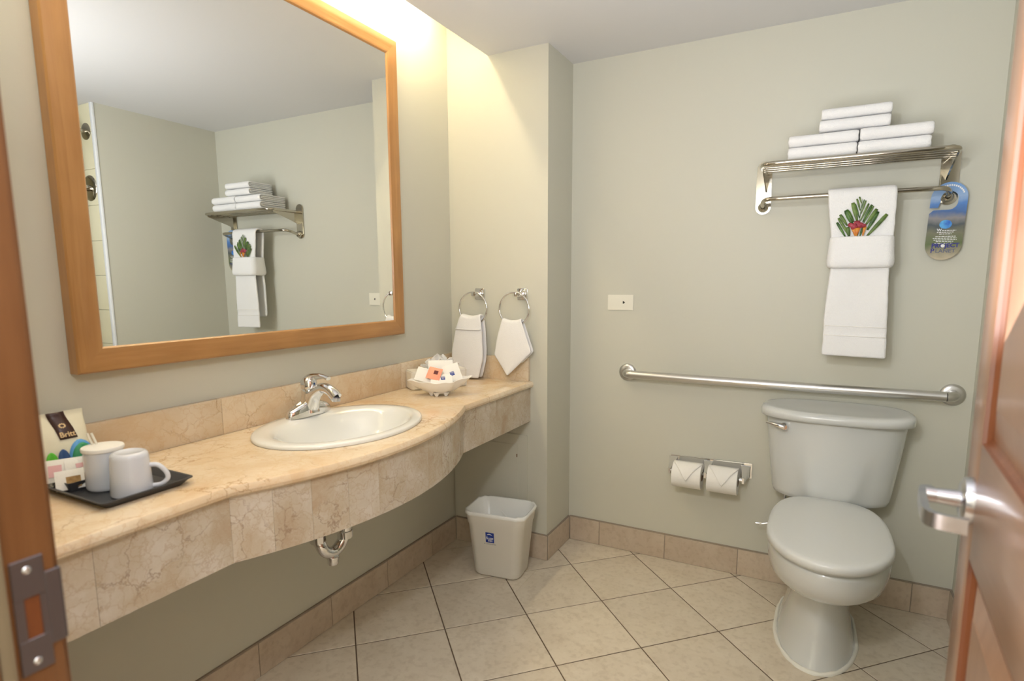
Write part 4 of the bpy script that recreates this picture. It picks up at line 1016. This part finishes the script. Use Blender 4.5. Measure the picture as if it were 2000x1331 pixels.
for li, (u0, hh, wd, tl) in enumerate(lobes):
    grid = []; vb = -0.012-0.011*(li % 3)
    for i in range(9):
        row = []; t_ = i/8
        for j in range(9):
            s_ = -1+j/4; wv = wd*(0.35+0.65*math.sin(min(1, t_*1.25)*PI/2))*(1 if t_ < 0.75 else math.sqrt(max(0.05, 1-((t_-0.75)/0.27)**2)))
            u = u0*(0.35+0.65*t_)+s_*wv*0.55-tl*0.02*t_; zz = hh*t_*(1-0.16*s_*s_)+0.003*nz(s_*3+li, t_*3)
            v = vb-0.020*t_-0.006*math.cos(s_*PI*1.5+li)*t_+0.003*nz(s_*4, t_*5, li)
            row.append((0.125+math.cos(ta)*u-math.sin(ta)*(v*-1)*-1, -0.588+math.sin(ta)*u+math.cos(ta)*v, ZC+0.0815+zz))
        grid.append(row)
    sheet('tissue_fold', grid, M['tissue'], ts, thick=0.0010, sub=1)

SHX, SHY = 0.252, -0.742; sa = math.radians(35.5)
sh = thing('shell_dish', (SHX, SHY, ZC), 'white ceramic clam shell dish with pointed tips on the counter', 'dish', rz=sa)
def shell_pt(a, s_, out_=0.0):
    # long axis = local x
    c_, si = math.cos(a), math.sin(a)
    hx_, hy_ = 0.088*s_, 0.068*s_
    tip = (abs(c_)**6)*0.040*s_**2.5
    X = c_*hx_+math.copysign(tip, c_); Y = si*hy_
    wave = 0.0022*math.cos(a*9)*s_**2
    Z = 0.007+0.055*s_**2.6+wave+(0.016 if c_ > 0 else 0.006)*abs(c_)**3*s_**3
    return (X*(1+out_), Y*(1+out_), Z-out_*0.05)
rings = [[shell_pt(2*PI*k/72, s_, 0.03) for k in range(72)] for s_ in (0.15, 0.4, 0.6, 0.8, 0.92, 1.0)] + [[shell_pt(2*PI*k/72, s_) for k in range(72)] for s_ in (1.0, 0.92, 0.8, 0.6, 0.4, 0.15)]
loft('shell_bowl', rings, M['shell'], sh, local=True, angle=80)
for a in (0.6, 1.9, 3.4, 4.3, 5.4):
    lathe('foot', [(0.016, 0.018), (0.010, 0.009), (0.006, 0.001), (0.0, 0.0)], (0.036*math.cos(a), 0.030*math.sin(a), 0), M['shell'], sh, n=10, local=True)
def packet(name, label, c, size, rot, m, group=None, mark=None, cat='packet', th=0.008, markcol='blue'):
    """soft rectangular packet; rot = (rx, ry, rz)"""
    t = thing(name, c, label, cat, group)
    from mathutils import Euler
    R = Euler(rot).to_matrix(); nx, ny = 8, 8; vs_ = []; fs = []
    def pt(i, j, sgn):
        u, v = -1+2*i/nx, -1+2*j/ny; h = th*0.5*(1-u**4)*(1-v**4)+0.0005
        return Vector(c)+R @ Vector((u*size[0]/2*(1+0.02*nz(j, 1)), v*size[1]/2, sgn*h+0.0006*nz(i*0.8, j*0.7)*sgn))
    for sgn in (1, -1):
        for i in range(nx+1):
            for j in range(ny+1): vs_.append(pt(i, j, sgn))
    o_ = (nx+1)*(ny+1)
    for q in (0, o_):
        for i in range(nx):
            for j in range(ny): p = q+i*(ny+1)+j; fs.append((p, p+1, p+ny+2, p+ny+1))
    for i in range(nx):
        for j in (0, ny): p = i*(ny+1)+j; fs.append((p, p+ny+1, p+ny+1+o_, p+o_))
    for j in range(ny):
        for i in (0, nx): p = i*(ny+1)+j; fs.append((p, p+1, p+1+o_, p+o_))
    from_py('wrapper', vs_, fs, m, t, smooth=True, angle=60)
    if mark:
        mw = Matrix.Translation(c) @ R.to_4x4() @ Matrix.Translation((mark[0], mark[1], th*0.5+0.0009))
        s_ = mark[2]
        me = bpy.data.meshes.new('printed_mark'); bm = bmesh.new(); bx(bm, -s_, s_, -s_, s_, -0.0012, 0.0002); bm.transform(mw); bm.to_mesh(me); bm.free()
        pm = link('printed_mark', me, M[markcol], t)
        if markcol == 'blue':
            text('mark_text', 'Sleep\nInn', s_*0.85, mw @ Matrix.Translation((0, s_*0.2, 0.0003)), M['inkwhite'], pm)
    return t
gz = ZC
def SHW(x, y, z): return (SHX+math.cos(sa)*x-math.sin(sa)*y, SHY+math.sin(sa)*x+math.cos(sa)*y, ZC+z)
tilt = math.radians(48); G = 'wrapped amenities in the shell dish'
packet('soap_packet', 'coral wrapped soap with small dark printed square in the shell dish', SHW(-0.022, -0.014, 0.092), (0.056, 0.056), (tilt, math.radians(12), sa-0.25), M['coral'], G, (0.006, 0.004, 0.0085), markcol='maroon')
packet('soap_packet', 'white wrapped soap lying low at the front of the shell dish', SHW(0.006, -0.026, 0.070), (0.088, 0.056), (math.radians(38), 0, sa+0.05), M['paper'], G, (0.006, 0.002, 0.0085))
packet('shampoo_sachet', 'white sachet with blue mark leaning at the right side of the shell dish', SHW(0.050, 0.002, 0.092), (0.066, 0.074), (math.radians(58), math.radians(-14), sa+0.15), M['paper'], G, (-0.002, -0.006, 0.0085))
packet('cap_packet', 'plain white sachet leaning at the left side of the shell dish', SHW(-0.058, 0.0, 0.084), (0.076, 0.066), (math.radians(46), math.radians(16), sa-0.1), M['paper'], G)
packet('cap_packet', 'plain white sachet standing at the back of the shell dish', SHW(0.004, 0.030, 0.104), (0.100, 0.074), (math.radians(66), 0, sa), M['paper'], G)

# ------------------------------------------------------------------ tray with mugs
ty = thing('serving_tray', (0.222, -1.961, ZC), 'black rectangular plastic tray on the counter near the doorway', 'tray')
def tr_(z, w_, d_, r=0.012): return [(0.2215+p[0], -1.9615+p[1], z) for p in rrect(0, 0, w_, d_, r, 4)]
loft('tray_body', [tr_(ZC+0.0005, 0.236, 0.162), tr_(ZC+0.014, 0.262, 0.188), tr_(ZC+0.016, 0.270, 0.196), tr_(ZC+0.018, 0.270, 0.196), tr_(ZC+0.018, 0.260, 0.186), tr_(ZC+0.0045, 0.234, 0.160)], M['tray'], ty, angle=30)
def mug(cx, cy, label, ha, inverted):
    t = thing('coffee_mug', (cx, cy, ZC+0.005), label, 'mug', 'white mugs on the tray'); z0 = ZC+0.0055; H = 0.092
    if inverted:
        Rb, Rt_ = 0.0405, 0.0352
        lathe('cup', [(Rb-0.004, 0.006), (Rb-0.003, 0.0), (Rb-0.0005, 0.001), (Rb, 0.004), (Rt_+0.001, H-0.012), (Rt_, H-0.005), (Rt_-0.004, H-0.001), (Rt_-0.007, H), (Rt_-0.009, H-0.0015), (0.0, H-0.002)], (cx, cy, z0), M['mug'], t, n=48, angle=50)
        hz_ = (0.058, 0.056, 0.040, 0.024, 0.012, 0.011)
    else:
        Rb = 0.0375
        lathe('cup', [(0.0, 0.0), (Rb-0.004, 0.0), (Rb-0.001, 0.003), (Rb, 0.008), (Rb, H), (Rb-0.003, H), (Rb-0.004, 0.01), (0.0, 0.008)], (cx, cy, z0), M['mug'], t, n=48, angle=40)
        lathe('paper_cap', [(Rb+0.0006, H-0.006), (Rb+0.0025, H-0.005), (Rb+0.0032, H), (Rb+0.002, H+0.003), (Rb-0.005, H+0.0045), (0.0, H+0.0055)], (cx, cy, z0), M['paper'], t, n=48, angle=50)
        hz_ = (0.076, 0.075, 0.058, 0.038, 0.021, 0.018)
    d = Vector((math.cos(ha), math.sin(ha), 0)); c = Vector((cx, cy, z0)); ro = Rb-0.003
    tube('mug_handle', catmull([c+d*(ro-0.001*(inverted)*2)+Vector((0, 0, hz_[0])), c+d*(ro+0.014)+Vector((0, 0, hz_[1])), c+d*(ro+0.028)+Vector((0, 0, hz_[2])), c+d*(ro+0.031)+Vector((0, 0, hz_[3])), c+d*(ro+0.018)+Vector((0, 0, hz_[4])), c+d*(ro-0.002)+Vector((0, 0, hz_[5]))], 5), 0.0052, M['mug'], t, n=12)
    return t
mug(0.303, -1.972, 'front white mug turned upside down with its handle towards the sink', math.radians(50), True)
mug(0.216, -1.979, 'rear white capped mug with two stirrers through its cap', math.radians(140), False)
for k, dx in enumerate((0.0, 0.006)):
    tube_o = bmesh.new(); c = Vector((0.205+dx, -1.970+dx*0.9, ZC+0.03)); e = c+Vector((-0.020, -0.022, 0.098))
    sweep(tube_o, [c, e], 0.0028, 8); bmesh.ops.recalc_face_normals(tube_o, faces=tube_o.faces)
    o = from_bm('stirrer', tube_o, M['white'], None, smooth=True, angle=50, origin=tuple(c))
    tag(o, ['white plastic stirrer through the mug cap, the left one', 'white plastic stirrer through the mug cap, the right one'][k], 'stirrer', 'stirrers in the mug')

# coffee pouch and sachets behind the mugs
pc = thing('coffee_pouch', (0.055, -1.985, ZC), 'upright cream coffee pouch with dark brown label behind the mugs', 'coffee pouch')
def pr_(z, cy, hy, hx, xc): return [(xc+hx*math.sin(2*PI*k/28), cy+hy*math.copysign(abs(math.cos(2*PI*k/28))**0.6, math.cos(2*PI*k/28)), z) for k in range(28)]
ycn = -1.990
pl = [pr_(ZC+0.001, ycn, 0.058, 0.026, 0.056), pr_(ZC+0.03, ycn, 0.061, 0.028, 0.056), pr_(ZC+0.08, ycn, 0.061, 0.023, 0.052), pr_(ZC+0.12, ycn, 0.062, 0.014, 0.044), pr_(ZC+0.142, ycn, 0.063, 0.004, 0.036), pr_(ZC+0.150, ycn, 0.064, 0.0015, 0.034), pr_(ZC+0.158, ycn, 0.064, 0.0012, 0.033)]
loft('pouch_body', pl, M['pouch'], pc, angle=60)
# label draped over the front: follows the pouch face
def face_x(z): 
    return lerpk([(ZC+0.001, 0.082), (ZC+0.03, 0.084), (ZC+0.08, 0.075), (ZC+0.12, 0.058), (ZC+0.142, 0.040), (ZC+0.150, 0.0355), (ZC+0.16, 0.0345)], z)
def patch(name, y0, y1, zt, zb_, m, skew=0.0, offx=0.0015, rnd=False, parent=None, n_=8):
    vs_ = []; fs = []
    for i in range(n_+1):
        z = zt+(zb_-zt)*i/n_
        wsh = 1.0
        if rnd: wsh = math.sqrt(max(0.02, 1-((i/n_)-1)**2)) if rnd == 'top' else 1.0
        yc_ = (y0+y1)/2; 
        for y_ in (y0, yc_, y1):
            yy = yc_+(y_-yc_)*wsh+skew*(zt-z)
            k2 = abs(yy-ycn)/0.062; vs_.append((face_x(z)+offx-0.016*max(0, k2-0.55)**1.5*(1 if z < ZC+0.13 else 0.1), yy, z))
    for i in range(n_):
        for j in range(2): p = i*3+j; fs.append((p, p+1, p+4, p+3))
    o = from_py(name, vs_, fs, m, parent or pc, smooth=True); s_ = o.modifiers.new('thickness', 'SOLIDIFY'); s_.thickness = 0.0008; s_.offset = 0
    return o
lb = patch('pouch_label', -2.003, -1.967, ZC+0.1585, ZC+0.098, M['brown'], skew=0.16)
mw = facing((face_x(ZC+0.112)+0.0026, -1.975, ZC+0.112), (0.93, 0, 0.36))
text('label_text', 'Britt', 0.0175, facing((face_x(ZC+0.108)+0.0032, -1.9765, ZC+0.108), (0.90, 0, 0.42)), M['gold'], lb, bold=0.0004)
bmm = bmesh.new()
for k in range(7):
    a = k/7*2*PI; mmm = facing((face_x(ZC+0.127)+0.0034, -1.9805, ZC+0.127), (0.82, 0, 0.57))
    lathe_bm(bmm, [(0.0, 0.0006), (0.0028, 0.0004), (0.003, 0.0)], (0, 0, 0), n=8) if False else None
for k in range(9):
    a = k/9*2*PI; mmm = facing((face_x(ZC+0.128)+0.0030, -1.9805, ZC+0.128), (0.80, 0, 0.60)); s_ = 0.0024
    q = [bmm.verts.new(mmm @ Vector((0.0058*math.cos(a)+s_*dx, 0.0048*math.sin(a)+s_*dy, 0.0))) for dx, dy in ((-1, 0), (0, -1), (1, 0), (0, 1))]
    bmm.faces.new(q)
from_bm('label_emblem', bmm, M['gold'], lb)
patch('printed_sky', -1.985, -1.929, ZC+0.092, ZC+0.045, M['skyblue'], rnd='top', offx=0.0012)
patch('printed_hill', -1.980, -1.929, ZC+0.084, ZC+0.040, M['green'], rnd='top', offx=0.0022)
patch('printed_lake', -2.008, -1.982, ZC+0.078, ZC+0.045, M['navy'], rnd='top', offx=0.0030)
patch('printed_bush', -2.032, -2.006, ZC+0.076, ZC+0.045, M['lime'], rnd='top', offx=0.0036)
G2 = 'sachets on the tray'
def sachet(label, c, size, rz, m, lean=65, stripes=()):
    t = packet('sachet', label, c, size, (math.radians(lean), 0, rz), m, G2, th=0.005, cat='sachet')
    from mathutils import Euler
    R = Euler((math.radians(lean), 0, rz)).to_matrix().to_4x4()
    for (x0, x1, y0, y1, mk) in stripes:
        bm = bmesh.new(); bx(bm, x0, x1, y0, y1, 0.0, 0.0036); bm.transform(Matrix.Translation(c) @ R); bmesh.ops.recalc_face_normals(bm, faces=bm.faces)
        from_bm('printed_panel', bm, M[mk], t)
    return t
rzs = math.radians(70)
sachet('white tea sachet with tan printed square at the front of the tray clutter', (0.170, -2.022, ZC+0.030), (0.062, 0.044), rzs, M['paper'], 62, ((-0.012, 0.014, -0.019, 0.006, 'teabag'),))
sachet('white sachet with pink print behind the tan printed tea sachet', (0.138, -2.020, ZC+0.046), (0.070, 0.050), rzs-0.1, M['paper'], 66, ((-0.030, -0.006, -0.014, 0.012, 'pink'),))
sachet('white sachet with maroon strip nearest the rear mug', (0.150, -1.986-0.012, ZC+0.044), (0.050, 0.050), rzs+0.15, M['paper'], 64, ((0.004, 0.016, -0.020, -0.002, 'maroon'), (-0.006, 0.018, 0.002, 0.012, 'pink')))
cd = thing('sachet_caddy', (0.145, -2.01, ZC+0.005), 'low black holder for sachets on the left of the tray', 'holder')
def cr_(z, w_, d_): return [(0.146+p[0], -2.008+p[1], z) for p in rrect(0, 0, w_, d_, 0.006, 3)]
loft('holder_body', [cr_(ZC+0.005, 0.070, 0.054), cr_(ZC+0.026, 0.080, 0.062), cr_(ZC+0.026, 0.076, 0.058), cr_(ZC+0.008, 0.066, 0.050)], M['tray'], cd, angle=30)

# the card hangs on the bar post close to the wall
tg.location = (1.978+0.0102, -0.025+0.0, 1.3177+(1.55-1.3177)*1.027); tg.scale = (1.027, 1.0, 1.027)
